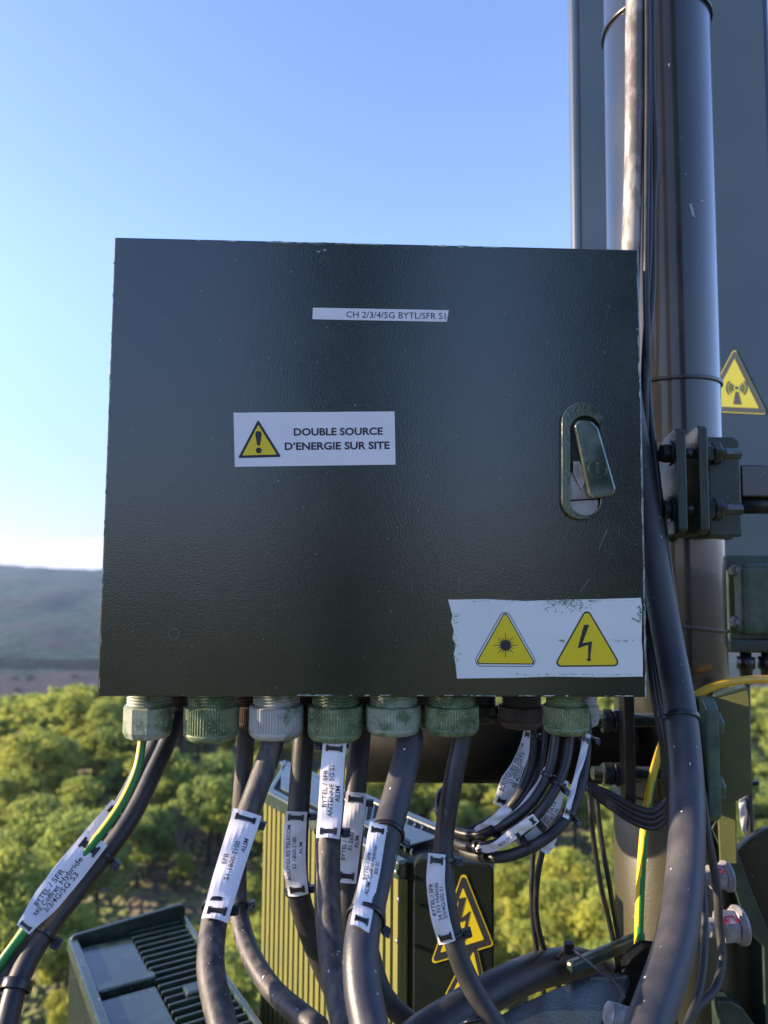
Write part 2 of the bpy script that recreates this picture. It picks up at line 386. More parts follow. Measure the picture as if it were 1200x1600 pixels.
for k in range(6):
    rg = random.Random(40+k); Rc = rg.uniform(2.3, 3.6); H = rg.uniform(5.4, 7.8)
    vs_, fs, cl = crown_verts(rg, Rc, H, 64, 100, .145)
    cm = bpy.data.meshes.new('crown'); cm.from_pydata(vs_, [], fs); cm.materials.append(M_leaf)
    mb = MB(); mb.tube([V(0, 0, -.6), V(.05, .02, H*.3), V(-.06, .05, H*.6), V(0, 0, H*.85)], [.2, .16, .1, .03], 8)
    for c_ in cl[::3]:
        z0 = max(1.0, c_[2]*.62); mb.tube([V(0, 0, z0), V(c_[0]*.5, c_[1]*.5, (z0+c_[2])*.5), V(c_[0], c_[1], c_[2])], [.06, .04, .015], 5)
    me = bpy.data.meshes.new('trunk'); me.from_pydata(mb.v, [], mb.f); me.materials.append(M_bark)
    protos.append((cm, me))
for k in range(2):                            # thin leafless trees standing among the pines
    rg = random.Random(70+k); Rc = 1.7; H = 5.2
    vs_, fs, cl = crown_verts(rg, Rc, H, 60, 26, .10)
    cm = bpy.data.meshes.new('crown'); cm.from_pydata(vs_, [], fs); cm.materials.append(M_dry)
    mb = MB(); mb.tube([V(0, 0, -.6), V(.05, .02, H*.3), V(-.06, .05, H*.6), V(0, 0, H*.9)], [.14, .11, .07, .02], 7)
    for c_ in cl:
        z0 = max(.8, c_[2]*.55); mb.tube([V(0, 0, z0), V(c_[0]*.5, c_[1]*.5, (z0+c_[2])*.5), V(c_[0]*1.15, c_[1]*1.15, c_[2]*1.08)], [.045, .03, .012], 4)
    me = bpy.data.meshes.new('trunk'); me.from_pydata(mb.v, [], mb.f); me.materials.append(M_dryb); protos.append((cm, me))
def topix(p):
    d = p-CAM; dz = d.dot(FW); return (600+F*d.dot(RT)/dz, 800-F*d.dot(UP)/dz)
cands = []
rg = random.Random(5)
y = 24.0
while y < 260:
    st = 3.7
    x = -.62*y-6
    while x < .62*y+6:
        X = x+rg.uniform(-1.5, 1.5); Y = y+rg.uniform(-1.5, 1.5)
        gap = noise.noise(V(X/11, Y/11, 2.2))
        if gap > -.27 and rg.random() < .93: cands.append((X, Y))
        x += st
    y += st*.88
near_t = []; far_t = []
for (X, Y) in cands:
    z = terr(X, Y); a = topix(V(X, Y, z+6.5)); c_ = topix(V(X, Y, z+1))
    if not (-60 < a[0] < 1260) or a[1] > 1640: continue
    if c_[1] < 1100 and a[0] > 175: continue
    if a[0] > 1145 and c_[1] < 1060: continue
    if 640 < a[0] < 760 and c_[1] < 1230 : continue
    if Y > 105 or len(near_t) >= 290: far_t.append((X, Y, z))
    else: near_t.append((X, Y, z))
i = 0
for (X, Y, z) in near_t:
    dry = rg.random() < .15+.25*max(0, noise.noise(V(X/16, Y/16, 7.7))); cm, me = protos[6+rg.randrange(2)] if dry else protos[rg.randrange(6)]
    o = bpy.data.objects.new('pine_tree', None); COL.objects.link(o); o.location = (X, Y, z-.1)
    o.rotation_euler = (rg.uniform(-.05, .05), rg.uniform(-.05, .05), rg.uniform(0, 6.28)); s_ = rg.choice((.5, .65, .8, .95, 1, 1.1, 1.3))*rg.uniform(.9, 1.1); o.scale = (s_, s_, s_*rg.uniform(.85, 1.1))
    tag(o, 'bushy yellow green pine in the sunlit wood below the mast', 'tree', 'pine trees in the wood below the mast')
    if dry: o.name = 'bare_tree'; o['label'] = 'grey brown leafless tree standing among the green pines'; o['group'] = 'bare trees among the pines'
    c1 = bpy.data.objects.new('crown', cm); c2 = bpy.data.objects.new('trunk', me)
    for c_ in (c1, c2): COL.objects.link(c_); c_.parent = o
# far woodland: one mass
fw = MB(); lowp = []
for k in range(4):
    rg2 = random.Random(90+k); lowp.append(crown_verts(rg2, 2.6, 7.0, 22, 22, .42)[:2])
for (X, Y, z) in far_t:
    v_, f_ = lowp[rg.randrange(4)]; a = rg.uniform(0, 6.28); ca, sa = math.cos(a), math.sin(a); s_ = rg.uniform(.7, 1.2)
    fw.add([V(X+(q.x*ca-q.y*sa)*s_, Y+(q.x*sa+q.y*ca)*s_, z+q.z*s_) for q in v_], f_)
hd_ = MB()
for k in range(420):                          # hedge and bushes at the foot of the hill and on the plain
    Y = rg.choice((rg.uniform(1060, 1150), rg.uniform(1060, 1150), rg.uniform(560, 1000) if k % 4 == 0 else 1130)); X = rg.uniform(-.56*Y, -.36*Y)
    v_, f_ = lowp[rg.randrange(4)]; s_ = rg.uniform(.6, 1.3)*(1+Y/1500); z = terr(X, Y)
    hd_.add([V(X+q.x*s_*1.5, Y+q.y*s_, z+(q.z-3)*s_) for q in v_], f_)
o = fw.build('far_woodland', M_leaf); tag(o, 'far wood falling away to the valley', 'woodland', kind='stuff')
o = hd_.build('hedge', M_leafd); tag(o, 'dark hedge line and bushes on the valley floor', 'hedge', kind='stuff')
print('TREES', len(near_t), len(far_t))

# ------------------------------------------------------------------ cabinet
YAW = 0.03675439; CX, CZ, CD, CH = -0.00707741, 0.11598572, 0.81919431, 0.5102368
ax = V(math.cos(YAW), math.sin(YAW), 0); ay = V(-math.sin(YAW), math.cos(YAW), 0); az = V(0, 0, 1)
C0 = V(CX, CD, ZC+CZ); AX = (ax, ay, az)
door = Plane(C0, -ay); DM = door.M
cab = thing('metal_cabinet', C0-az*CH/2+ay*.1, 'dark green steel cabinet with white warning labels hanging beside the pole', 'cabinet')
mb = MB(); mb.box(C0+ay*.0095, .3, .0095, CH/2, AX)
def chip(mb, x, y, rx, ry, seed, off=.0005):
    rg_ = random.Random(seed); n = 9; pts = []
    for i in range(n):
        a = 2*math.pi*i/n; k = rg_.uniform(.35, 1.1); pts.append((x+math.cos(a)*rx*k, y+math.sin(a)*ry*k))
    mb.add(PM(DM, pts, off), [list(range(n))], 1)
rc = random.Random(3)
def edge_pt(side, t):
    TL, TR, BL, BR = (179, 371), (997, 391), (153, 1087), (1011, 1089)
    a, b_ = {'t': (TL, TR), 'r': (TR, BR), 'l': (TL, BL), 'b': (BL, BR)}[side]
    return a[0]+(b_[0]-a[0])*t, a[1]+(b_[1]-a[1])*t
for i in range(34):
    t = rc.choice((rc.uniform(.12, .75), rc.uniform(.3, .5))); x, y = edge_pt('t', t); chip(mb, x, y+1.4, rc.uniform(4, 20), rc.uniform(1.0, 2.2), i)
for i in range(46):
    x, y = edge_pt('r', rc.random()); chip(mb, x-1.6, y, rc.uniform(1.0, 2.2), rc.uniform(4, 34), 100+i)
for i in range(28):
    x, y = edge_pt('l', rc.random()**.8); chip(mb, x+1.6, y, rc.uniform(.9, 2.0), rc.uniform(3, 16), 200+i)
for i in range(26):
    x, y = edge_pt('b', rc.uniform(.35, 1)); chip(mb, x, y-1.6, rc.uniform(3, 14), rc.uniform(.8, 1.8), 300+i)
for (x, y, rx, ry) in ((497, 393, 5, 2), (507, 391, 4, 2), (345, 531, 2, 1), (512, 511, 1.4, 1.2), (555, 633, 2, 1), (805, 585, 1.6, 1.2), (996, 514, 3, 1.4), (250, 700, 1, 1), (720, 1000, 1, 1), (690, 700, 1, 1), (420, 560, 1, 1), (850, 450, 1, 1), (300, 1010, 1, 1), (620, 1000, 1, 1)):
    chip(mb, x, y, rx, ry, int(x))
for (x0, y0, x1, y1) in ((948, 828, 935, 860), (920, 905, 906, 925), (718, 905, 716, 925)):
    mb.add(PM(DM, [(x0-1, y0), (x0+1.6, y0), (x1+.8, y1), (x1-.5, y1)], .0004), [[0, 1, 2, 3]], 2)
M_scr = mat('scratch_grey', (.10, .115, .105), rough=.5)
dr = mb.build('door', [M_door, M_chip, M_scr], cab, bevel=.0022, seg=3)
# the round plug mark low on the door
mb = MB(); mb.ring(PM(DM, circ(273, 990, 9), 0), PM(DM, circ(273, 990, 7.4), 0), -ay*.0012); mb.build('plug_mark', M_scr, dr)
mb = MB(); mb.box(C0+ay*(.022+.09), .2965, .0895, CH/2-.004, AX); mb.build('body', M_body, cab, bevel=.002)
# labels
def quad_label(name, pts, mat_, parent, lab, off=.0003, th=.0003):
    mb = MB(); mb.prism(PM(DM, pts, off), -ay*th); o = mb.build(name, mat_, parent); 
    if lab: o['label'] = lab
    return o
s1 = quad_label('name_strip', [(489, 481), (701, 485), (698, 503), (488, 499)], M_white, cab, 'narrow white strip reading CH 2/3/4/5G BYTL/SFR S1')
mb = MB(); text_on(mb, DM, 'CH 2/3/4/5G BYTL/SFR S1', 541, 496.2, 155, 9.6, R(1.0), .0008); mb.build('lettering', M_ink, s1)
s2 = quad_label('warning_label', [(365, 645), (616.5, 643), (618, 726), (367, 729.5)], M_white, cab, 'white label reading double source d\'energie sur site')
mb = MB(); text_on(mb, DM, 'DOUBLE SOURCE', 459, 680.6, 139, 11, R(-.6), .0008, .030); text_on(mb, DM, 'D\u2019ENERGIE SUR SITE', 445, 703, 164, 11.2, R(-.6), .0008, .030); mb.build('lettering', M_ink, s2)
def tri_sign(parent, M, A, B, C_, r, bord, ymat, sym, rim=None, off=.0008, name='warning_triangle'):
    mb = MB(); c = ((A[0]+B[0]+C_[0])/3, (A[1]+B[1]+C_[1])/3)
    if rim: mb.add(PM(M, rpoly(scl([A, B, C_], rim[0], c), r*1.4), off-.0003), [list(range(18))], rim[1])
    mb.add(PM(M, rpoly([A, B, C_], r), off), [list(range(18))], 1)
    mb.add(PM(M, rpoly(scl([A, B, C_], bord, c), r*.5), off+.0002), [list(range(18))], 0)
    for p in sym: mb.add(PM(M, p, off+.0005), [list(range(len(p)))], 1)
    return mb
mb = tri_sign(s2, DM, (403.5, 656), (372, 716), (439.5, 714), 1.5, .80, M_yel, [
    [(399, 678), (401, 674), (407, 674), (409, 678), (406.5, 696), (402, 696)], circ(404.5, 704, 4.6, 16)])
mb.build('warning_triangle', [M_yel, M_ink], s2)
pts = [(700, 937), (760, 936), (820, 939), (880, 937), (940, 936), (1001, 934), (1003, 950), (1002, 1000), (1004, 1020), (1004, 1057), (940, 1058), (860, 1057), (800, 1059), (714, 1060),
       (712, 1040), (709, 1022), (712, 1008), (707, 998), (709, 985), (705, 972), (707, 962)]
s3 = quad_label('hazard_label', pts, M_wtorn, cab, 'torn edged white label with a laser and a lightning triangle')
ro = random.Random(8); mb = MB()
def blot(mb, x, y, rx, ry, off=.0009):
    n = 10; pts = [(x+math.cos(6.283*i/n)*rx*ro.uniform(.4, 1.1), y+math.sin(6.283*i/n)*ry*ro.uniform(.4, 1.1)) for i in range(n)]
    mb.add(PM(DM, pts, off), [list(range(n))])
for i in range(150): blot(mb, ro.gauss(884, 18), 937+abs(ro.gauss(0, 9)), ro.uniform(.8, 2.2), ro.uniform(.6, 1.8))
for i in range(60): blot(mb, ro.uniform(735, 990), 938+abs(ro.gauss(0, 1.5)), ro.uniform(.7, 2.5), ro.uniform(.3, .9))
for i in range(34): blot(mb, 708+abs(ro.gauss(0, 5)), ro.choice((ro.uniform(955, 975), ro.uniform(985, 1010), ro.uniform(1020, 1035))), ro.uniform(.8, 3.4), ro.uniform(.4, 1.2))
for i in range(80): blot(mb, ro.uniform(800, 1000), 1055-abs(ro.gauss(0, 1.8)), ro.uniform(.7, 2.2), ro.uniform(.3, .9))
for i in range(34): blot(mb, ro.choice((ro.uniform(873, 882), ro.uniform(955, 1001))), 1001+ro.gauss(0, 1.3), ro.uniform(1., 4), ro.uniform(.2, .7))
for i in range(24): blot(mb, 1002-abs(ro.gauss(0, 3)), ro.uniform(948, 970), ro.uniform(.8, 3), ro.uniform(.7, 3))
for (a, b_) in (((986, 966), (1001, 972)), ((992, 950), (1002, 945))):
    mb.add(PM(DM, [a, (a[0]+2, a[1]-1.2), b_, (b_[0]-3, b_[1]+1.4)], .001), [[0, 1, 2, 3]])
mb.build('paint_spatter', M_over, s3)['kind'] = 'stuff'
mb = tri_sign(s3, DM, (788.5, 953), (743, 1036), (836, 1038), 4, .93, M_yel, [])
mb = MB()
tp = [(789, 947), (736, 1041), (843, 1042)]; cc = (789.5, 1009)
mb.add(PM(DM, rpoly(tp, 9), .0007), [list(range(18))], 1); mb.add(PM(DM, rpoly(scl(tp, .965, cc), 8), .0009), [list(range(18))], 2)
mb.add(PM(DM, rpoly(scl(tp, .885, cc), 4), .0011), [list(range(18))], 1); mb.add(PM(DM, rpoly(scl(tp, .835, cc), 3), .0013), [list(range(18))], 0)
mb.add(PM(DM, circ(789.5, 1008, 8.3, 24), .0016), [list(range(24))], 1)
for k in range(16):
    a = math.pi*k/8; L1 = (19 if k % 4 == 0 else 17 if k % 2 == 0 else 13); ca, sa = math.cos(a), math.sin(a)
    q = lambda r, s: (789.5+r*ca-s*sa, 1008+r*sa+s*ca)
    mb.add(PM(DM, [q(8, -.75), q(L1, -.35), q(L1, .35), q(8, .75)], .0015), [[0, 1, 2, 3]], 1)
mb.build('laser_triangle', [M_yel, M_ink, M_wtorn], s3)
tp = [(916.5, 948), (864, 1042), (971, 1041)]; cc = (916.5, 1010); mb = MB()
mb.add(PM(DM, rpoly(tp, 7), .0008), [list(range(18))], 1); mb.add(PM(DM, rpoly(scl(tp, .925, cc), 5), .0011), [list(range(18))], 0)
q = [(912, 976), (920, 976), (909.5, 1004.5), (924.5, 1002), (921.5, 1029), (924, 1029.5), (919.5, 1034), (915, 1028.5), (918.2, 1029), (918.6, 1007), (902, 1013)]
mb.add(PM(DM, q, .0014), [list(range(11))], 1); mb.build('lightning_triangle', [M_yel, M_ink], s3)
# lock
lk = MB(); o1 = stadium(875, 630, 938, 813, 14); o2 = stadium(876.5, 632, 936.5, 811, 14)
lk.ring(PM(DM, o1, 0), PM(DM, stadium(888.5, 652, 935, 806, 14), 0), -ay*.0075)
hd = lk.build('door_handle', M_lock, cab, bevel=.0038, seg=5)
mb = MB(); mb.prism(PM(DM, stadium(888, 651, 935.5, 806.5, 14), .0002), -ay*.0006); mb.build('recess', M_ink, hd)
mb = MB(); mb.prism(PM(DM, [(889, 784), (932, 781), (932, 797), (924, 806), (911, 809), (898, 805), (889, 797)], .0009), -ay*.0052); mb.build('lock_plate', M_steelbright, hd, bevel=.0008)
mb = MB(); mb.prism(PM(DM, [(889, 740), (900, 736), (915, 748), (932, 752), (932, 779), (889, 782)], .0009), -ay*.0035); mb.prism(PM(DM, [(893, 722), (903, 722), (914, 752), (905, 766), (893, 742)], .001), -ay*.0065); mb.build('latch', M_steelbright, hd, bevel=.0006)
lv = rpoly([(891, 664), (908, 655), (930, 668), (957, 768), (950, 779), (917, 781)], 9)
mb = MB(); mb.prism(PM(DM, rpoly([(892, 668), (898, 660), (919, 662), (929, 672), (956, 766), (952, 776), (922, 781), (914, 774)], 8, 6), .0085), -ay*.0065); le = mb.build('lever', M_lever, hd, bevel=.0026, seg=4)
mb = MB(); mb.ring(PM(DM, circ(927, 736, 15.5, 28), .0148), PM(DM, circ(927, 736, 13, 28), .0148), -ay*.0016); mb.prism(PM(DM, [(924.5, 722), (927.5, 722), (929, 742), (926, 743)], .0148), -ay*.0006); mb.build('keyhole', M_lock, hd, bevel=.0003)
# cable glands
zb = ZC+CZ-CH/2
def gland(px, W, Y, mt, bot, nhex=0):
    c = P(px, 1100, Y); c.z = zb; r = W/2*Y/1155.6
    zz = lambda py: P(px, py, Y).z-zb
    nt_, nb_, bt = -zz(1101), -zz(bot-12), -zz(bot)
    mb = MB(); pr = [(r*.80, -.002)]; h = .002
    while h < nt_-.001: pr += [(r*.80, h), (r*.86, h+.0008), (r*.86, h+.0018), (r*.80, h+.0026)]; h += .0034
    pr.append((r*.8, nt_)); mb.lathe(c, V(0, 0, -1), pr, 40)
    g = mb.build('cable_gland', mt, cab)
    mb = MB(); n = nhex or 120
    if nhex: mb.lathe(c, V(0, 0, -1), [(r*.9, nt_), (r*1.0, nt_+.0015), (r*1.0, nb_), (r*.9, bt-.002), (r*.72, bt), (r*.4, bt-.001)], nhex, 0, False, ph=.2)
    else: mb.lathe(c, V(0, 0, -1), [(r*.93, nt_), (r*1.0, nt_+.0012), (r*1.0, nb_-.001)], n, star=.035, smooth=False)
    if not nhex: mb.lathe(c, V(0, 0, -1), [(r*.99, nb_-.001), (r*.98, nb_+.002), (r*.93, (nb_+bt)/2+.001), (r*.84, bt-.001), (r*.7, bt), (r*.4, bt-.001)], 40)
    mb.build('clamp_nut', mt, g)
    return c
gland(232, 75, .865, M_gl[2], 1152, 10)
gland(331, 84, .86, M_gl[0], 1155); gland(432, 83, .86, M_gl[1], 1152); gland(524, 84, .86, M_gl[0], 1155)
gland(615, 84, .86, M_gl[2], 1146); gland(706, 83, .86, M_gl[0], 1146); gland(884, 70, .87, M_gl[0], 1146)
gland(272, 58, .95, M_glb, 1147); gland(388, 54, .95, M_glb, 1138); gland(476, 50, .95, M_glb, 1138); gland(568, 52, .95, M_glb, 1138); gland(655, 48, .96, M_glb, 1134)
gland(755, 46, .96, M_body, 1128); gland(815, 70, .94, M_glb, 1136); gland(915, 40, .93, M_gl[1], 1134, 8)

# ------------------------------------------------------------------ cables
def cable(name, pts, dia, mt, label, cat='cable', group=None, n=16, sub=8, wob=0):
    """pts: (px, py, Y)"""
    w3 = catmull([P(*p) for p in pts], sub)
    mb = MB(); mb.tube(w3, dia/2, n); o = mb.build(name, mt); tag(o, label, cat, group)
    o_ = dict(o=o, pts=w3, r=dia/2); return o_
def at_py(cb, px, py):                      # cable centre nearest a pixel + tangent
    best = None
    for i, p in enumerate(cb['pts']):
        q = topix(p); d = (q[0]-px)**2+(q[1]-py)**2
        if best is None or d < best[0]: best = (d, i)
    i = best[1]; pp = cb['pts']; return pp[i], (pp[min(i+1, len(pp)-1)]-pp[max(i-1, 0)]).normalized()
def tie(cb, px, py, side=1, wd=.0045, extra=.0012, parent=None, head=True, mult=1.0):
    c, tg = at_py(cb, px, py); r = cb['r']*mult+extra; mb = MB()
    mb.lathe(c-tg*wd/2, tg, [(r, 0), (r+.0013, 0), (r+.0013, wd), (r, wd), (r, 0)], 28)
    if head:
        rt = (tg.cross(FW)).normalized()*(1 if side > 0 else -1)
        if rt.dot(RT)*side < 0: rt = -rt
        h = c+rt*(r+.004)-FW*.002; mb.box(h, .0045, .0033, .0036, (rt, FW, tg)); mb.box(h-FW*.004, .003, .003, .0022, (rt, FW, tg))
    mb.build('cable_tie', M_tie, parent or cb['o'], bevel=.0004)
def ribbon_tag(cb, path, lines=None, cap=6.0, twist=None, off=None, ties=True, tside=(1, 1), parent=None, ink=None, rows=.27, t0=.12, t1=.9, slot=.62):
    """path: list of (px, py, width px).  Flat tag strapped on the camera side of the cable."""
    pp = []; ws = []
    off = cb['r']+.0040 if off is None else off
    for (x, y, wpx) in path:
        c, tg = at_py(cb, x, y); Y = c.y-off; pp.append(P(x, y, Y)); ws.append(wpx*Y/1155.6)
    cen = catmull(pp, 8); n = len(cen)
    W = []
    for i in range(n):
        s_ = i/8; k = min(int(s_), len(ws)-2) if len(ws) > 1 else 0; t = s_-k; W.append(ws[k]*(1-t)+ws[k+1]*t)
    side = []; 
    for i in range(n):
        tg = (cen[min(i+1, n-1)]-cen[max(i-1, 0)]).normalized(); s_ = tg.cross(FW).normalized()
        if s_.dot(RT) < 0: s_ = -s_
        if twist: s_ = Matrix.Rotation(twist*math.sin(i/(n-1)*3.0), 3, tg) @ s_
        side.append(s_)
    ph_ = path[0][0]*.37
    def Q(s_, v, o_=0.0):                   # s 0..1 along, v -0.5..0.5 across
        f_ = max(0., min(s_, 1.))*(n-1); i = min(int(f_), n-2); t = f_-i
        c = cen[i].lerp(cen[i+1], t); sd_ = side[i].lerp(side[i+1], t).normalized(); w_ = W[i]*(1-t)+W[i+1]*t
        nn = (cen[i+1]-cen[i]).normalized().cross(sd_).normalized()
        if nn.dot(FW) > 0: nn = -nn
        return c+sd_*(w_*v)+nn*(o_-(v*2)**2*w_*.09+.0016*math.sin(s_*7+ph_)*(1-abs(2*s_-1))+.0009*math.sin(s_*17+v*4+ph_*2))
    mb = MB(); vs_ = []; fs = []; nv = 6
    for layer in (.0, -.0006):
        for i in range(n):
            for j in range(nv+1): vs_.append(Q(i/(n-1), j/nv-.5, layer))
    st = n*(nv+1)
    for i in range(n-1):
        for j in range(nv):
            a = i*(nv+1)+j; fs += [[a, a+1, a+nv+2, a+nv+1], [st+a, st+a+nv+1, st+a+nv+2, st+a+1]]
    for i in range(n-1):
        for j in (0, nv):
            a = i*(nv+1)+j; fs.append([a, a+nv+1, st+a+nv+1, st+a])
    for i in (0, n-1):
        for j in range(nv): a = i*(nv+1)+j; fs.append([a, a+1, st+a+1, st+a])
    mb.add(vs_, fs, 0, False); tg_o = mb.build('cable_tag', M_tag, parent or cb['o'])
    if lines:
        lenw = sum((cen[i+1]-cen[i]).length for i in range(n-1)); mb = MB(); nl = len(lines)
        for k, ln in enumerate(lines):
            if isinstance(ln, tuple): ln, a0, a1 = ln
            else: a0, a1 = t0, t1
            v2, f2, wd = text2d(ln, .006)
            # text runs upward along the tag: start low end
            capv = cap*cen[n//2].y/1155.6/ (sum(W)/n)
            vc = ((k-(nl-1)/2)*rows)
            tl = min((a1-a0), wd*capv*(sum(W)/n)/.7/lenw*1.0); mid = (a0+a1)/2
            pts = [Q(mid+tl/2-a/wd*tl, vc+capv/2-b/.7*capv, .0004) for (a, b) in v2]
            mb.add(pts, f2)
        mb.build('lettering', ink or M_ink, tg_o)
    if ties:
        for e in (.075, .925):
            mb = MB(); hs = .0022/max(1e-6, sum((cen[i+1]-cen[i]).length for i in range(n-1)))
            q = [Q(e-hs, -slot/2, .0010), Q(e-hs, slot/2, .0010), Q(e+hs, slot/2, .0010), Q(e+hs, -slot/2, .0010)]
            mb.prism(q, -FW*.0012)
            for v in (-slot/2, slot/2):
                mb.prism([Q(e-hs*1.7, v-.05, .0005), Q(e-hs*1.7, v+.05, .0005), Q(e+hs*1.7, v+.05, .0005), Q(e+hs*1.7, v-.05, .0005)], -FW*.0009)
            mb.build('strap', M_tie, tg_o)
        for e, sd_ in ((.075, tside[0]), (.925, tside[1])):
            p = topix(Q(e, 0)); tie(cb, p[0], p[1], sd_)
    return tg_o
GC = 'supply cables hanging from the cabinet'
cA = cable('power_cable', [(278, 1110, .94), (262, 1158, .92), (243, 1200, .9), (200, 1285, .86), (125, 1385, .82), (68, 1460, .78), (30, 1530, .75), (5, 1620, .72)], .0215, M_blk, 'black cable curving to the lower left, right hand one of the pair', group=GC)
cA2 = cable('power_cable', [(268, 1110, .95), (245, 1158, .93), (222, 1200, .91), (178, 1280, .87), (104, 1378, .83), (48, 1450, .79), (8, 1530, .76), (-20, 1620, .73)], .0205, M_dusty, 'black cable curving to the lower left, left hand one of the pair', group=GC)
tie(cA, 22, 1538, 1, wd=.009, extra=.001, head=False, mult=1.15)
# yellow green earth wire at left
def striped(name, pts, dia, label, a0, a1):
    """two-colour wire; the yellow half faces left, turned towards the viewer by a0..a1"""
    w3 = catmull([P(*p) for p in pts], 10); mb = MB(); n = 24; m0 = len(w3)
    mb.tube(w3, dia/2, n)
    for k in range((m0-1)*n):
        i = k//n; f_ = mb.f[k]; c = sum((mb.v[q] for q in f_), V(0, 0, 0))/4-(w3[i]+w3[i+1])/2
        tg = (w3[i+1]-w3[i]).normalized(); lf = tg.cross(FW).normalized()
        if lf.dot(RT) > 0: lf = -lf
        al = a0+(a1-a0)*i/(m0-1); mb.mi[k] = 0 if c.dot(lf*math.cos(al)-FW*math.sin(al)) > 0 else 1
    o = mb.build(name, [M_yg_y, M_yg_g]); tag(o, label, 'wire'); return dict(o=o, pts=w3, r=dia/2)
cY = striped('earth_wire', [(224, 1130, .865), (222, 1160, .862), (213, 1205, .85), (190, 1255, .835), (155, 1305, .82), (100, 1375, .80), (50, 1440, .775), (12, 1490, .76), (-25, 1540, .75)], .0098, 'yellow and green wire hanging from the leftmost gland', R(15), R(-70))
ribbon_tag(cA2, [(190, 1262, 38), (150, 1305, 34), (100, 1360, 30), (70, 1400, 26)], None, off=.012, ties=True)
ribbon_tag(cA, [(152, 1308, 40), (112, 1358, 43), (76, 1402, 42), (52, 1432, 30), (36, 1452, 24)], [('BYTEL / SFR', .25, .66), ('RRE Coffret Hybride', .12, .75), ('2/3/4G/5G S3', .2, .66)], cap=7.2, off=.026, rows=.23, ink=M_ink)
cB = cable('power_cable', [(390, 1105, .95), (384, 1160, .95), (378, 1240, .94), (372, 1330, .93), (372, 1410, .92), (385, 1475, .88), (425, 1545, .82), (500, 1610, .76)], .0225, M_dusty, 'dusty black cable swinging right below the third gland', group=GC)
tie(cB, 374, 1415, 1)
cC = cable('power_cable', [(432, 1110, .86), (426, 1160, .855), (408, 1215, .84), (384, 1280, .82), (352, 1375, .78), (334, 1445, .74), (330, 1520, .70), (352, 1620, .66)], .0255, M_dusty, 'dusty cable from the third gland tagged SFR S1 1800-2100 ALIM', group=GC)
ribbon_tag(cC, [(387, 1268, 45), (372, 1315, 43), (353, 1375, 42), (335, 1436, 40)], [('SFR', .2, .8), ('S1 1800-2100', .2, .8), ('ALIM', .15, .55)], cap=7.0, rows=.26)
cD = cable('power_cable', [(476, 1110, .94), (474, 1160, .93), (468, 1240, .92), (464, 1330, .90), (466, 1390, .90), (482, 1450, .91), (515, 1530, .91), (560, 1620, .9)], .0265, M_blk, 'black cable tagged BOUYGUES TELECOM S1 1800-2100 ALIM', group=GC)
ribbon_tag(cD, [(463, 1268, 33), (460, 1310, 34), (460, 1355, 34), (466, 1400, 31)], [('BOUYGUES TELECOM', .08, .9), ('S1 1800-2100', .2, .8), ('ALIM', .2, .7)], cap=5.6, ink=M_ink, rows=.28)
cE = cable('power_cable', [(524, 1110, .86), (523, 1165, .855), (518, 1240, .84), (513, 1320, .81), (512, 1410, .78), (520, 1500, .74), (542, 1620, .70)], .0265, M_dusty, 'scuffed cable from the fourth gland tagged BYTEL / SFR ANTENNE 5G S1', group=GC)
cF = cable('power_cable', [(566, 1110, .95), (562, 1160, .94), (555, 1240, .92), (548, 1340, .90), (543, 1420, .89), (545, 1500, .89), (560, 1620, .88)], .0265, M_blk, 'black cable tagged BYTEL / SFR S1 2600 behind the fourth gland cable', group=GC)
ribbon_tag(cF, [(557, 1238, 32), (552, 1285, 32), (546, 1330, 32), (541, 1380, 30)], [('BYTEL / SFR', .3, .9), ('S1 2600', .3, .8), ('ALIM', .3, .8)], cap=6, rows=.28)
ribbon_tag(cE, [(523, 1159, 36), (519, 1205, 36), (516, 1260, 37), (512, 1309, 36)], [('BYTEL / SFR', .2, .8), ('ANTENNE 5G S1', .15, .9), ('ALIM', .3, .8)], cap=6.8, rows=.28, tside=(-1, 1))
cG = cable('power_cable', [(620, 1105, .87), (640, 1150, .865), (630, 1205, .84), (608, 1290, .79), (584, 1385, .73), (566, 1465, .68), (566, 1540, .65), (582, 1625, .62)], .0315, M_scuff, 'thick cable from the fifth gland tagged ALIM. Coffret Hybride 5G S1', group=GC)
ribbon_tag(cG, [(592, 1286, 27), (584, 1335, 28), (573, 1395, 29), (563, 1449, 31)], [('BYTEL / SFR', .2, .7), ('ALIM. Coffret Hybride', .08, .85), ('5G S1', .25, .65)], cap=6.0, rows=.27, off=.024)
cH = cable('power_cable', [(708, 1105, .86), (722, 1145, .86), (708, 1220, .85), (694, 1310, .84), (697, 1400, .82), (712, 1480, .81), (742, 1550, .80), (790, 1625, .79)], .0215, M_blk, 'black cable from the sixth gland tagged 24 FO Hybride', group=GC)
ribbon_tag(cH, [(683, 1334, 27), (681, 1380, 28), (687, 1430, 28), (699, 1474, 26)], [('BYTEL / SFR', .25, .75), ('24 FO Hybride', .3, .75), ('2/3/4G/5G S1', .3, .8)], cap=5.6, rows=.28)
cable('power_cable', [(575, 1480, .93), (600, 1555, .92), (650, 1605, .92), (700, 1640, .92)], .024, M_blk, 'dark cable end curving right, behind the thick scuffed cable at the bottom', group=GC)
cX = cable('thick_conduit', [(590, 1680, .80), (655, 1622, .84), (722, 1578, .88), (790, 1538, .93), (850, 1514, .98), (905, 1508, 1.02), (955, 1530, 1.06)], .042, M_blk, 'thick black conduit arching over the bracket at the bottom', 'conduit', sub=10, n=24)
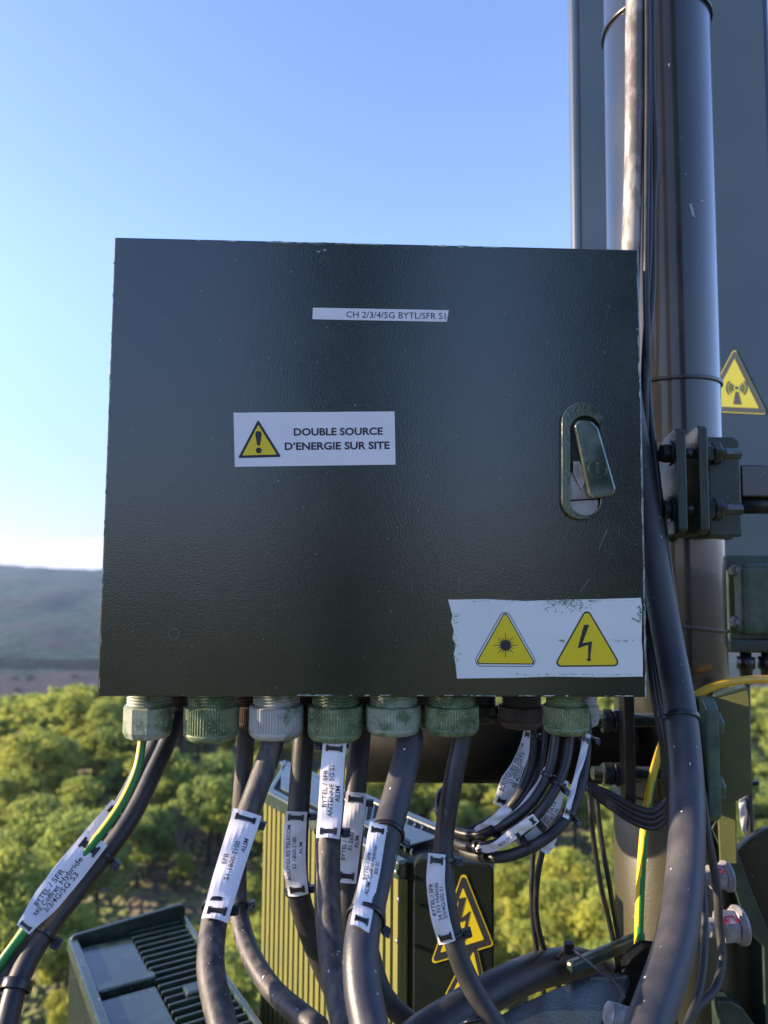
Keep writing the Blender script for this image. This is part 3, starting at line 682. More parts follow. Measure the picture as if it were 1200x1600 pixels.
# data cables
GD = 'thin data cables looping below the right hand glands'
J1 = cable('data_cable', [(830, 1105, .94), (833, 1150, .93), (828, 1205, .92), (806, 1250, .91), (768, 1283, .92), (728, 1300, .93), (700, 1292, .95), (684, 1262, .97)], .0125, M_blk, 'data cable nearest the sixth gland tagged BOUYGUES TELECOM S1 2600 DATA', group=GD)
J2 = cable('data_cable', [(868, 1105, .87), (868, 1150, .87), (858, 1205, .86), (832, 1252, .85), (790, 1287, .85), (745, 1304, .87), (708, 1296, .90), (688, 1268, .93), (690, 1240, .95), (715, 1222, .98)], .0115, M_blks, 'second data cable of the loops, rising to a small coil at its end', group=GD)
J3 = cable('data_cable', [(893, 1105, .87), (890, 1150, .87), (880, 1205, .855), (852, 1258, .84), (815, 1298, .84), (770, 1320, .85), (725, 1322, .88), (700, 1308, .92)], .0110, M_blks, 'data cable with a bronze sheen looping between the white tags', group=GD)
J4 = cable('data_cable', [(915, 1110, .92), (916, 1160, .90), (908, 1225, .87), (886, 1277, .85), (845, 1315, .84), (790, 1338, .85), (740, 1336, .88), (705, 1318, .92)], .0125, M_blk, 'lowest and outermost data cable of the loops under the cabinet', group=GD)
J5 = cable('data_cable', [(850, 1105, .93), (848, 1180, .92), (826, 1240, .90), (785, 1285, .89), (740, 1318, .90), (708, 1322, .93)], .0080, M_blks, 'thinnest data cable of the loops under the cabinet', group=GD)
ribbon_tag(J1, [(825, 1138, 10), (817, 1180, 18), (797, 1222, 28), (780, 1260, 20)], [('BOUYGUES TELECOM', .12, .88), ('S1 2600 DATA', .18, .8), ('BB 4G/5G', .35, .8)], cap=5.6, rows=.30, off=.012, slot=.5)
ribbon_tag(J2, [(858, 1202, 14), (840, 1240, 20), (805, 1280, 22), (768, 1307, 16)], [('BOUYGUES TELECOM', .1, .9), ('S1 2100 DATA', .2, .85)], cap=5.2, rows=.36, off=-.012, slot=.5)
ribbon_tag(J2, [(795, 1262, 14), (770, 1285, 16), (745, 1300, 13)], None, off=.004, ties=False)
ribbon_tag(J3, [(882, 1218, 16), (866, 1256, 24), (842, 1292, 26), (812, 1322, 16)], [('SFR', .2, .5), ('1800 DATA', .15, .75), ('PORT N', .25, .7)], cap=5.4, rows=.30, off=-.010, slot=.5)
ribbon_tag(J3, [(838, 1278, 15), (812, 1298, 18), (776, 1322, 15), (742, 1330, 9)], [('BOUY S1', .3, .75)], cap=5, off=.009, slot=.5)
ribbon_tag(J4, [(918, 1146, 14), (908, 1190, 9), (896, 1235, 8), (884, 1278, 10)], None, off=.010, slot=.7)
ribbon_tag(J4, [(862, 1305, 20), (856, 1320, 20), (850, 1332, 16)], None, off=-.006, ties=False)
tie(J2, 772, 1295, 1); tie(J5, 741, 1318, -1)
GK = 'thin black cables hanging free below the cabinet'
cable('hanging_cable', [(835, 1300, .98), (831, 1380, .98), (834, 1450, .99), (846, 1530, 1.0), (862, 1620, 1.02)], .0068, M_blks, 'left one of the two thin cables crossing below the data loops', group=GK)
cable('hanging_cable', [(852, 1310, .96), (840, 1370, .96), (838, 1430, .97), (852, 1490, .99), (880, 1560, 1.0), (892, 1620, 1.02)], .0075, M_blks, 'right one of the two thin cables crossing below the data loops', group=GK)
cable('hanging_cable', [(920, 1225, .99), (926, 1300, .99), (938, 1380, 1.0), (952, 1440, 1.02), (968, 1520, 1.03)], .0068, M_blks, 'left cable of the slanting pair beside the earth wire', group=GK)
cable('hanging_cable', [(930, 1225, 1.0), (938, 1300, 1.0), (950, 1370, 1.0), (962, 1440, 1.02), (976, 1520, 1.03)], .0068, M_blks, 'right cable of the slanting pair beside the earth wire', group=GK)
GL = 'black coax strands looped at the cabinet corner'
for k, lab in enumerate(('outermost strand of the black loop right of the cabinet', 'second strand of the black loop right of the cabinet', 'third strand of the black loop right of the cabinet', 'innermost strand of the black loop right of the cabinet')):
    d = k*8.0
    cable('coax_strand', [(905, 1222-d*.1, 1.00), (950, 1258-d*.8, .99), (990, 1284-d*1.0, .98), (1022, 1293-d*1.1, .97), (1043, 1275-d*1.2, .965), (1052-d*.5, 1220, .96), (1050-d*.7, 1150, .96), (1037-d*.7, 1080, .97), (1022-d*.4, 1010, .99), (1012-d*.3, 930, 1.01)], .0082, M_blks, lab, group=GL)
cM = striped('earth_wire', [(1046, 1120, 1.03), (1036, 1158, 1.03), (1022, 1205, 1.03), (1012, 1255, 1.02), (1004, 1330, 1.01), (999, 1430, 1.0), (998, 1510, .99), (1001, 1620, .98)], .0115, 'yellow and green wire hanging in front of the pole foot', R(65), R(-75))
cable('yellow_cable', [(1075, 1105, 1.04), (1090, 1086, 1.04), (1120, 1071, 1.04), (1160, 1063, 1.05), (1215, 1061, 1.07)], .0115, M_yelcable, 'plain yellow cable arching out from behind the pole cables')
cO = cable('feeder_cable', [(965, 420, 1.05), (976, 560, 1.045), (988, 660, 1.04), (1005, 760, 1.03), (1022, 880, 1.0), (1044, 1000, .96), (1063, 1110, .91), (1073, 1230, .86), (1071, 1350, .80), (1056, 1470, .74), (1018, 1590, .68), (990, 1660, .65)], .038, M_scuff, 'thick scuffed feeder cable running down the front of the pole', 'cable', n=28, sub=10)
cT = cable('feeder_cable', [(992, -60, 1.06), (991, 100, 1.06), (990, 250, 1.06), (986, 390, 1.06), (983, 520, 1.06), (985, 620, 1.06)], .0265, M_greycable, 'weathered grey feeder cable above the cabinet corner', n=24)
cable('coax_cable', [(1010, -60, 1.05), (1011, 100, 1.05), (1010, 260, 1.05), (1009, 400, 1.05), (1011, 520, 1.045), (1013, 620, 1.04), (1024, 720, 1.03), (1036, 820, 1.02), (1050, 920, 1.01), (1066, 1030, 1.0), (1084, 1150, .99), (1090, 1250, .98), (1096, 1360, .97), (1101, 1450, .94), (1094, 1540, .90), (1066, 1620, .87)], .0095, M_blk, 'thin black cable hugging the right side of the thick feeder')
cable('coax_cable', [(1018, -60, 1.06), (1019, 130, 1.06), (1024, 240, 1.06), (1020, 330, 1.06), (1019, 450, 1.055), (1010, 560, 1.045), (1008, 640, 1.035), (1014, 760, 1.045), (1030, 860, 1.06), (1060, 1000, 1.05), (1083, 1110, 1.03), (1096, 1220, 1.01), (1105, 1300, .99), (1119, 1380, .98), (1124, 1450, .98), (1128, 1500, .97), (1117, 1545, .95), (1085, 1580, .93), (1062, 1630, .91)], .0105, M_blk, 'thin black cable passing in front of the marked bolts')
cable('coax_cable', [(1013, -60, 1.055), (1015, 100, 1.055), (1016, 300, 1.055), (1014, 420, 1.05), (1006, 560, 1.05), (1004, 660, 1.05)], .0070, M_blks, 'thinnest cable between the grey feeder and the pole')
o = cO; tie(cO, 1070, 1125, -1, wd=.006)

# ------------------------------------------------------------------ pole
YP, XP, RP = 1.18, .4515, .085
pc = V(XP, YP, 0)
pm = MB(); pm.lathe(V(XP, YP, terr(XP, YP)-.5), V(0, 0, 1), [(RP, 0), (RP, ZC-2), (RP, ZC+4)], 96)
pole = thing('mast_pole', V(XP, YP, terr(XP, YP)), 'thick glossy dark pole rising behind the cabinet and cables', 'pole')
po = pm.build('tube', M_pole, pole)
def strap(y_c, tilt, label, wd=.0055, rr=.0015):
    c = V(XP, YP, P(1048, y_c, YP-RP).z); n_ = V(math.sin(tilt), 0, math.cos(tilt)).normalized(); mb = MB()
    mb.lathe(c-n_*wd/2, n_, [(RP+rr, 0), (RP+rr+.0018, 0), (RP+rr+.0018, wd), (RP+rr, wd), (RP+rr, 0)], 72)
    o = mb.build('strap', M_tie, pole, bevel=.0003); 
strap(-15, R(-1.5), ''); strap(588, R(-2), ''); strap(980, R(7), '')
mb = MB(); PM_ = Plane(V(XP, YP-RP-.0008, ZC), V(0, -1, 0))
def pole_mark(pts):
    o = []
    for (x, y) in pts:
        q = PM_.M(x, y); dx = q.x-XP; o.append(V(q.x, YP-math.sqrt(max(0, (RP+.0006)**2-dx*dx)), q.z))
    mb.add(o, [list(range(len(o)))])
pole_mark([(1077, 317), (1082, 318), (1086, 334), (1088, 338), (1083, 337), (1079, 326)]); pole_mark([(1097, 310), (1105, 308), (1105, 311), (1098, 312)])
pole_mark([(1044, 99), (1047, 98), (1046, 104)]); mb.build('paint_mark', M_chip, pole)

M_footbrown = mat('brown_olive_sun_and_paint', (.046, .040, .018), (.034, .034, .017), 9, .35, .7, rough=.36, rough2=.5, bump=.3, bscale=200, specks=45, speckc=(.35, .33, .25))  # brown olive of the foot plates, and of sunlight painted on the pole foot
zs = P(1048, 1262, YP-RP).z
mb = MB(); mb.lathe(V(XP, YP, zs), V(0, 0, -1), [(RP+.0005, -.004), (RP+.003, 0), (RP+.003, 1.2)], 96); mb.build('painted_sunlit_foot', M_footbrown, pole)  # thin shell added to carry the sunlit brown of the pole foot as colour
M_mgreen = mat('mid_green_paint', (.045, .075, .052), (.075, .12, .09), 50, rough=.3, rough2=.42, bump=.35, bscale=260, specks=60, speckc=(.3, .36, .3))
# main tower mast behind the photographer, seen only as the dark band mirrored in the door
mb = MB(); mb.lathe(V(.02, -1.5, terr(0, -1.5)-.5), V(0, 0, 1), [(.2, 0), (.2, ZC+6)], 48)
tm_o = mb.build('tower_mast', M_hpipe); tag(tm_o, 'dark main mast mirrored as the dark band in the cabinet door', 'mast')
mb = MB(); mb.lathe(V(1.35, -1.6, terr(0, -1.5)-.5), V(0, 0, 1), [(.3, 0), (.3, ZC+6)], 48)  # unseen column added behind the camera to mirror a dark stripe in the pole
tm_o = mb.build('added_column', M_hpipe); tag(tm_o, 'unseen dark column added for the mirrored stripe down the pole', 'added column')

# upper clamp
def plate(mb, prof, X, th, mi=0):           # prof: list of (Y, z) in plane X
    mb.prism([V(X, y_, z_) for (y_, z_) in prof], V(th, 0, 0), mi)
def zat(py, Y): return P(1080, py, Y).z
uc = thing('pipe_clamp', P(1100, 838, 1.05), 'upper steel clamp with two upright flanges bolted round the pole', 'clamp')
Yf = .99; z0, z1 = zat(835, Yf), zat(668, Yf)
mb = MB(); X1 = P(1058, 700, Yf).x; plate(mb, [(Yf, z0+.006), (Yf, z1-.004), (Yf+.008, z1), (Yf+.05, z1-.008), (Yf+.075, z1-.03), (Yf+.1, z1-.03), (Yf+.1, z0), (Yf+.012, z0)], X1, .0125)
mb.build('flange', M_dgreen, uc, bevel=.0018)
mb = MB(); X2 = P(1092, 700, Yf).x; plate(mb, [(Yf, z0+.006), (Yf, z1), (Yf+.008, z1+.004), (Yf+.05, z1-.004), (Yf+.075, z1-.026), (Yf+.1, z1-.03), (Yf+.1, z0), (Yf+.012, z0)], X2, .0125)
mb.build('flange', M_dgreen, uc, bevel=.0018)
xa, xb = P(1105, 700, 1.045).x, P(1157, 700, 1.045).x; za, zb2 = zat(838, 1.045), zat(682, 1.045)
mb = MB(); mb.prism([V(xa, 1.045, za), V(xb, 1.045, za), V(xb, 1.045, zb2-.006), V(xb-.008, 1.045, zb2), V(xa, 1.045, zb2)], V(0, .05, 0))
mb.prism([V(xb-.01, 1.052, za+.02), V(xb+.006, 1.06, za+.02), V(xb+.006, 1.06, zb2-.045), V(xb-.01, 1.052, zb2-.03)], V(0, .04, 0))
mb.build('half_shell', M_dgreen, uc, bevel=.003)
mb = MB(); mb.lathe(V(XP, YP, za), V(0, 0, 1), [(RP+.0005, 0), (RP+.010, 0), (RP+.010, zb2-za), (RP+.0005, zb2-za)], 64); mb.build('collar', M_dgreen, uc)
for py in (709, 796):
    zz = zat(py, 1.02); mb = MB(); c = V(X1, 1.018, zz)
    mb.lathe(c-V(.0022, 0, 0), V(1, 0, 0), [(.0175, 0), (.0175, .0025)], 28); mb.hex(c-V(.002, 0, 0), V(-1, 0, 0), .0145, .0095, ph=.3)
    mb.lathe(c, V(1, 0, 0), [(.0075, 0), (.0075, .098)], 16)
    bo = mb.build('bolt', M_bolt, uc)
    mb = MB(); e = V(X2+.0125, 1.018, zz); mb.lathe(e, V(1, 0, 0), [(.0165, 0), (.0165, .002)], 28); mb.hex(e+V(.002, 0, 0), V(1, 0, 0), .0172, .0125, ph=.1); mb.hex(e+V(.0155, 0, 0), V(1, 0, 0), .0166, .012, ph=.35)
    mb.lathe(e+V(.0285, 0, 0), V(1, 0, 0), [(.008, 0), (.0086, .002), (.008, .004), (.0086, .006), (.0075, .008)], 18); mb.build('nut', M_bolt, bo)
mb = MB(); xs = P(1160, 760, 1.10).x
za_, zb_ = zat(776, 1.10), zat(725, 1.10)
mb.box(V(xs+.14, 1.13, (za_+zb_)/2), .14, .03, (zb_-za_)/2)
am = mb.build('mounting_arm', M_pole, uc, bevel=.003)
mb = MB(); mb.lathe(V(xs-.006, 1.115, zat(788, 1.10)), V(1, 0, 0), [(.0125, 0), (.0125, .29)], 24); mb.build('rod', M_bolt, uc)

# antenna
yw = R(11); aax = V(math.cos(yw), -math.sin(yw), 0); aay = V(math.sin(yw), math.cos(yw), 0)
A0 = P(890, 300, 1.42); A0.z = 0
zlo, zhi = P(1170, 905, 1.35).z, ZC+1.9
an = thing('panel_antenna', V(A0.x+.25, A0.y, zlo), 'tall blue grey panel antenna standing behind the pole', 'antenna')
mb = MB(); pf = rpoly([(0, 0), (.38, 0), (.36, .15), (.02, .15)], .012, 4)
mb.prism([V(A0.x, A0.y, zlo)+aax*p[0]+aay*p[1] for p in pf], V(0, 0, zhi-zlo)); sh = mb.build('housing', M_ant, an)
mb = MB(); mb.prism([V(A0.x, A0.y, zlo+.02)+aax*p[0]+aay*p[1] for p in ((.0186, -.0006), (.0202, -.0006), (.0202, .004), (.0186, .004))], V(0, 0, zhi-zlo-.04)); mb.build('seam', M_ink, an)
APl = Plane(V(A0.x, A0.y, ZC), -aay); AM = APl.M
mb = MB(); tp = [(1147.5, 543), (1094, 643), (1199, 648)]; cc = (1147, 611)
mb.add(PM(AM, rpoly(tp, 4), .0010), [list(range(18))], 0); mb.add(PM(AM, rpoly(scl(tp, .955, cc), 3), .0014), [list(range(18))], 1); mb.add(PM(AM, rpoly(scl(tp, .74, cc), .5), .0018), [list(range(18))], 0)
cx_, cy_ = 1150, 606.5
mb.add(PM(AM, circ(cx_, cy_, 2.6, 16), .0023), [list(range(16))], 1)
for r0 in (6.0, 10, 14.5):
    for s_ in (0, math.pi):
        q = arcband(cx_, cy_, r0, r0+1.9, s_-.75, s_+.75); mb.add(PM(AM, q, .0023), [list(range(len(q)))], 1)
mb.add(PM(AM, [(1148.6, 612), (1152.4, 612), (1157, 632.5), (1145, 632)], .0023), [[0, 1, 2, 3]], 1)
M_signgrey = mat('sign_grey', (.10, .11, .125), rough=.45)
o = mb.build('radiation_triangle', [M_yel2, M_signgrey], an); o['label'] = 'pale yellow triangle with a radio wave symbol'

# green unit behind, at the right
gu = thing('remote_unit', P(1190, 1020, 1.28), 'glossy green housing with bolted corners at the right edge', 'radio unit')
g0, g1 = P(1138, 1020, 1.27), P(1300, 869, 1.27)
mb = MB(); mb.prism([V(g0.x, 1.27, g0.z), V(g1.x, 1.27, g0.z), V(g1.x, 1.27, g1.z), V(g0.x, 1.27, g1.z)], V(0, .03, 0)); mb.build('flange_plate', M_mgreen, gu, bevel=.004)
h0, h1 = P(1158, 993, 1.24), P(1320, 880, 1.24)
mb = MB(); mb.prism([V(h0.x, 1.235, h0.z), V(h1.x, 1.235, h0.z), V(h1.x, 1.235, h1.z), V(h0.x, 1.235, h1.z)], V(0, .036, 0)); mb.build('housing', M_mgreen, gu, bevel=.013, seg=5)
b0, b1 = P(1138, 1018, 1.25), P(1310, 1000, 1.25)
mb = MB(); mb.prism([V(b0.x, 1.24, b0.z), V(b1.x, 1.24, b0.z), V(b1.x, 1.24, b1.z), V(b0.x, 1.24, b1.z)], V(0, .032, 0)); mb.build('lower_rail', M_dgreen, gu, bevel=.003)
for py in (891, 972):
    c = P(1146, py, 1.262); mb = MB(); mb.hex(c, V(0, -1, 0), .0098, .011, ph=.2); mb.lathe(c+V(.004, -.010, 0), V(0, -1, 0), [(.0068, 0), (.0066, .008), (.004, .0095)], 20); mb.build('bolt', M_galv, gu)
for px in (1165, 1198):
    c = P(px, 1020, 1.26); mb = MB()
    mb.lathe(c, V(0, 0, -1), [(.009, 0), (.009, .006), (.0145, .006), (.0145, .026), (.011, .027), (.009, .04)], 22); mb.build('connector', M_tie, gu)
cR = cable('jumper_cable', [(1166, 1032, 1.26), (1166, 1100, 1.26), (1168, 1200, 1.27), (1171, 1290, 1.28), (1174, 1380, 1.29)], .0125, M_scuff, 'black jumper cable dropping straight from the green unit')
tie(cR, 1168, 1226, 1); tie(cR, 1172, 1298, 1)
ribbon_tag(cR, [(1163, 1242, 8), (1160, 1262, 9), (1163, 1298, 7)], None, off=.004, ties=False)

# ------------------------------------------------------------------ horizontal pipe and lower clamp
lp = thing('horizontal_pipe', P(760, 1225, 1.12), 'dark horizontal pipe running left from the pole behind the cables', 'pipe')
mb = MB(); zc_ = P(760, 1168, 1.13).z; xl, xr = P(562, 1168, 1.13).x, P(985, 1168, 1.13).x; rp = (P(760, 1225, 1.13).z-zc_)*-1
mb.lathe(V(xl, 1.14, zc_), V(1, 0, 0), [(rp-.004, 0), (rp, .0), (rp, xr-xl)], 56); mb.build('tube', M_hpipe, lp)
mb = MB(); mb.lathe(V(xl-.002, 1.14, zc_), V(-1, 0, 0), [(rp-.002, -.003), (rp-.002, .002), (rp-.008, .004)], 40); mb.build('end_cap', M_blk, lp)
lc = thing('pipe_clamp', P(1050, 1280, 1.05), 'lower steel clamp with long bolts joining the pipe to the pole', 'clamp')
Yf = 1.0
def xy(px, Y, py=1180): return P(px, py, Y).x
mb = MB(); plate(mb, [(Yf, P(980, 1266, Yf).z), (Yf, P(980, 1086, Yf).z), (Yf+.022, P(980, 1086, Yf).z), (Yf+.022, P(980, 1266, Yf).z)], xy(976, Yf), .0145); mb.build('flange', M_brown, lc, bevel=.0015)
mb = MB(); zt, zl = P(1110, 1094, Yf).z, P(1115, 1287, Yf).z
plate(mb, [(Yf, zl+.008), (Yf, zt-.012), (Yf+.012, zt), (Yf+.12, zt), (Yf+.12, zl), (Yf+.01, zl)], xy(1106, Yf), .0165); mb.build('flange', M_mgreen, lc, bevel=.002)
for py, pyr in ((1126, 1130), (1209, 1229)):
    zz = P(1050, py, 1.04).z; mb = MB(); xs, xe = xy(925, 1.04, py), xy(1105, 1.04, py)
    pr = []; h = 0
    while h < xe-xs: pr += [(.0085, h), (.0095, h+.0012)]; h += .0024
    mb.lathe(V(xs, 1.04, zz), V(1, 0, 0), pr, 16, smooth=False); bo = mb.build('threaded_rod', M_bolt, lc)
    mb = MB(); mb.hex(V(xy(939, 1.04), 1.035, zz), V(1, 0, 0), .0165, .014, ph=.1); mb.hex(V(xy(956, 1.04), 1.035, zz), V(1, 0, 0), .0165, .015, ph=.4); mb.build('nut', M_bolt, bo)
    zr = P(1128, pyr, 1.03).z; mb = MB(); mb.hex(V(xy(1106, Yf)+.0165, 1.025, zr), V(1, 0, 0), .0165, .0115, ph=.25); mb.build('bolt_head', M_mgreen, bo)
# olive side plate
op = Plane(P(1150, 1160, 1.065), V(-.35, -1, 0)); OM = op.M
sp_ = thing('side_plate', P(1150, 1340, 1.12), 'flat olive steel plate with a sloping foot beside the lower clamp', 'plate')
mb = MB(); mb.prism([OM(*q) for q in ((1112, 1089), (1122, 1085), (1168, 1074), (1171, 1090), (1176, 1238), (1150, 1253), (1152, 1350), (1125, 1350), (1118, 1200))], op.n*-.007)
mb.build('web', M_olive, sp_, bevel=.0015)
mb = MB(); mb.prism([OM(*q, .001) for q in ((1116, 1086), (1166, 1072), (1168, 1077), (1116, 1091))], op.n*-.03); mb.build('top_lip', M_dgreen, sp_, bevel=.001)

# foot: gusset, flange, marked bolts
gp = thing('gusset_bracket', P(1160, 1600, 1.1), 'dark steel gusset sloping down to the right edge beside marked bolts', 'bracket')
gq = Plane(P(1150, 1400, 1.09), V(0, -1, 0)); GM = gq.M
mb = MB(); mb.prism([GM(*q) for q in ((1119, 1283), (1140, 1296), (1147, 1312), (1172, 1385), (1200, 1452), (1230, 1500), (1230, 1660), (1198, 1660), (1193, 1480), (1168, 1452), (1150, 1395), (1128, 1330), (1112, 1295))], V(0, .04, 0)); mb.build('sloping_rib', M_dgreen, gp, bevel=.0015)
mb = MB(); mb.prism([GM(*q, -.05) for q in ((1100, 1290), (1128, 1300), (1200, 1465), (1230, 1500), (1230, 1660), (1085, 1660), (1090, 1400))], V(0, .012, 0)); mb.build('web', M_footbrown, gp, bevel=.001)
mb = MB(); mb.prism([GM(*q, .02) for q in ((1112, 1552), (1132, 1552), (1150, 1562), (1205, 1640), (1205, 1660), (1116, 1660))], V(0, .03, 0)); mb.build('foot_plate', M_dgreen, gp, bevel=.002)
fl = thing('curved_flange', P(1190, 1400, 1.2), 'round brown flange edge rising behind the gusset at the right', 'flange')
mb = MB(); c = P(1262, 1415, 1.2); mb.lathe(c, V(-.35, -1, 0), [(.118, -.02), (.122, -.018), (.122, .0), (.118, .004)], 72); mb.build('plate', M_footbrown, fl)
for (px, py, s_, lab) in ((1112, 1372, .8, 'smaller grey bolt with a red mark, just under the sloping rib'), (1126, 1450, 1.0, 'big galvanised bolt with a red mark and protruding thread')):
    bt = thing('marked_bolt', P(px, py, 1.04), lab, 'bolt'); dv = V(1, .12, .03).normalized(); c = P(px-22*s_, py, 1.02)
    pr = []; h = 0
    while h < .024*s_: pr += [(.0105*s_, h), (.0118*s_, h+.0014)]; h += .0028
    mb = MB(); mb.lathe(c, dv, pr, 20, smooth=False); mb.build('thread', M_galv, bt)
    mb = MB(); mb.hex(c+dv*.018*s_, dv, .0212*s_, .021*s_, ph=.15); mb.build('nut', M_galv, bt)
    mb = MB(); mb.lathe(c+dv*.039*s_, dv, [(.019*s_, 0), (.0215*s_, .001), (.0215*s_, .005*s_), (.0245*s_, .0055*s_), (.0245*s_, .0095*s_)], 36); mb.build('washer', M_galv, bt)
    mb = MB()
    a = topix(c+dv*.024*s_); pl = Plane(c-FW*.0205*s_+UP*.009*s_, -FW+UP*.35)
    mb.prism([pl.M(a[0]-1, a[1]-13*s_, .001), pl.M(a[0]+15*s_, a[1]-15*s_, .001), pl.M(a[0]+24*s_, a[1]-12*s_, .001), pl.M(a[0]+22*s_, a[1]-5*s_, .001), pl.M(a[0]+2, a[1]-4*s_, .001)], FW*.004); mb.build('red_mark', M_red, bt)

# bracket at the bottom
br = thing('bottom_bracket', Pz(900, 1600, -.60), 'dark blue grey painted bracket plate at the bottom tied to the conduit', 'bracket')
zt = -.50
mb = MB(); pz = [Pz(x, y, zt) for (x, y) in ((700, 1640), (762, 1594), (830, 1560), (898, 1530), (935, 1518), (982, 1519), (984, 1528), (972, 1556), (955, 1582), (938, 1606), (930, 1660), (700, 1700))]
mb.prism(pz, V(0, 0, -.012)); mb.build('top_plate', M_brk, br, bevel=.003)
mb = MB(); a, b_ = Pz(898, 1526, zt+.001), Pz(1010, 1476, zt+.001)
dd = (b_-a).normalized(); mb.prism([a-dd*.004, a-dd*.004+V(0, 0, .016), b_+V(0, 0, .016), b_], dd.cross(V(0, 0, 1)).normalized()*-.012); mb.build('edge_bar', M_dgreen, br, bevel=.004)
mb = MB(); mb.prism([P(984, 1500, .96), P(1006, 1480, .96), P(1060, 1484, .96), P(1060, 1660, .96), P(960, 1660, .96), P(960, 1540, .96)], V(0, .02, 0)); mb.build('back_web', M_hpipe, br, bevel=.002)
mb = MB(); c = P(958, 1590, .85); pr = []; h = 0
while h < .034: pr += [(.0115, h), (.013, h+.0014)]; h += .0028
mb.lathe(c-V(.006, 0, -.004), V(1, .1, -.35), pr, 20, smooth=False); mb.build('threaded_stud', M_galv, br)
mb = MB(); tp_ = catmull([P(885, 1484, .96), P(893, 1483, .94), P(930, 1512, .885), P(962, 1535, .865), P(976, 1560, .85)], 6); mb.tube(tp_, .0016, 8)
mb.tube(catmull([P(885, 1484, .955), P(876, 1490, .97), P(868, 1510, .985)], 6), .0018, 8)
mb.box(P(889, 1481, .945), .0055, .004, .0065, (RT, FW, UP)); mb.build('zip_tie', M_tie, cX['o'], bevel=.0005)
mb = MB(); mb.tube(catmull([P(712, 1606, .80), P(735, 1595, .79), P(765, 1593, .79), P(790, 1606, .80)], 6), .0022, 8); mb.build('cable_tie', M_tie, cH['o'])

# ------------------------------------------------------------------ centre radio unit
zt = -.448; A = Pz(420, 1230, zt); C_ = Pz(634, 1344, zt); B = Pz(767, 1354, zt); D = Pz(700, 1292, zt); E = Pz(446, 1187, zt)
ru = thing('radio_unit', V(C_.x, C_.y+.1, ZC-1.05), 'olive finned radio unit with a black side bearing lightning triangles', 'radio unit', 'finned radio units below the cabinet')
loop = [A, C_, B, D, E]; dn = V(0, 0, -.62)
mb = MB(); inn = [p.lerp((A+C_+B+D+E)/5, .035) for p in loop]
mb.prism([p+V(0, 0, -.006) for p in inn], dn); mb.build('core', M_rrudark, ru)
# fins on the long face A-C
dAC = (C_-A); L_ = dAC.length; u = dAC.normalized(); nrm = V(u.y, -u.x, 0)
if nrm.dot(CAM-A) < 0: nrm = -nrm
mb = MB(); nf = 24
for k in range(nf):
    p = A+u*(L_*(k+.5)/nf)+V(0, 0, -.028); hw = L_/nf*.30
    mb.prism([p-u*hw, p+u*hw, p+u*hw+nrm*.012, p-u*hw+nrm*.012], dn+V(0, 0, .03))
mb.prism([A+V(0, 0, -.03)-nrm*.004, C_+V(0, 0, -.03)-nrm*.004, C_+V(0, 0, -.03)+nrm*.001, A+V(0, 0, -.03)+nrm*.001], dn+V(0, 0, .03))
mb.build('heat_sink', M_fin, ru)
mb = MB(); mb.prism([A-nrm*.006, C_-nrm*.006, C_+nrm*.014, A+nrm*.014], V(0, 0, -.028))
mb.prism([E, E+V(0, 0, -.02), D+V(0, 0, -.02), D], V(-.02, -.02, 0).normalized()*.02)
mb.prism([A, E, E+u*.02, A+u*.02], V(0, 0, -.02)); mb.build('rim', M_rrutop, ru, bevel=.004)
mb = MB(); ctr = A.lerp(D, .45)
for k in range(16):
    t0_ = .40+k*.036; a = A.lerp(C_, t0_)-nrm*.03; b_ = E.lerp(D, t0_)+nrm*.03; mb.prism([a, a+u*.004, b_+u*.004, b_], V(0, 0, -.016))
mb.build('top_fins', M_rrutop, ru)
mb = MB(); a0, a1, e0, e1 = A.lerp(C_, .03)-nrm*.02, A.lerp(C_, .38)-nrm*.02, E.lerp(D, .03)+nrm*.02, E.lerp(D, .38)+nrm*.02
mb.prism([a0, a1, e1, e0], V(0, 0, -.008)); mb.prism([A.lerp(C_, .62)-nrm*.03, A.lerp(C_, .92)-nrm*.03, A.lerp(C_, .92)-nrm*.10, A.lerp(C_, .62)-nrm*.09], V(0, 0, .004)); mb.build('top_tray', M_rrutop, ru, bevel=.002)
# black side cover C-B
cbd = (B-C_).normalized(); cn_ = V(cbd.y, -cbd.x, 0)
if cn_.dot(CAM-C_) < 0: cn_ = -cn_
cl_ = (B-C_).length
mb = MB(); prof = rpoly([(0.012, 0.004), (cl_+.004, .004), (cl_+.004, -.62), (.012, -.62)], .012, 4)
mb.prism([C_+cbd*p[0]+V(0, 0, p[1])+cn_*.004 for p in prof], cn_*-.03); cv = mb.build('side_cover', M_rrudark, ru, bevel=.003)
mb = MB()
for (x, y) in ((620, 1362), (624, 1405), (622, 1470)): 
    pl = Plane(C_+nrm*.0145, nrm); mb.lathe(pl.M(x, y, 0), nrm, [(.0035, 0), (.0035, .003), (.002, .004)], 14)
mb.build('screw', M_steelbright, ru)
CP = Plane(C_+cn_*.0045, cn_); CM = CP.M
def rru_tri(tp, name='lightning_triangle'):
    mb = MB(); cc = (sum(p[0] for p in tp)/3, sum(p[1] for p in tp)/3); 
    mb.add(PM(CM, rpoly(tp, 5), .0008), [list(range(18))], 0); mb.add(PM(CM, rpoly(scl(tp, .94, cc), 4), .0011), [list(range(18))], 1); mb.add(PM(CM, rpoly(scl(tp, .68, cc), 1), .0014), [list(range(18))], 0)
    return mb
mb = rru_tri([(724, 1357), (672, 1507), (772, 1477)])
q = [(717, 1403), (728, 1401), (720, 1435), (735, 1422), (727, 1462), (731, 1460), (724, 1474), (719, 1461), (723, 1462), (728, 1437), (711, 1443)]
mb.add(PM(CM, [(x, y) for x, y in q], .0018), [list(range(11))], 1); mb.build('lightning_triangle', [M_yel, M_ink], cv)
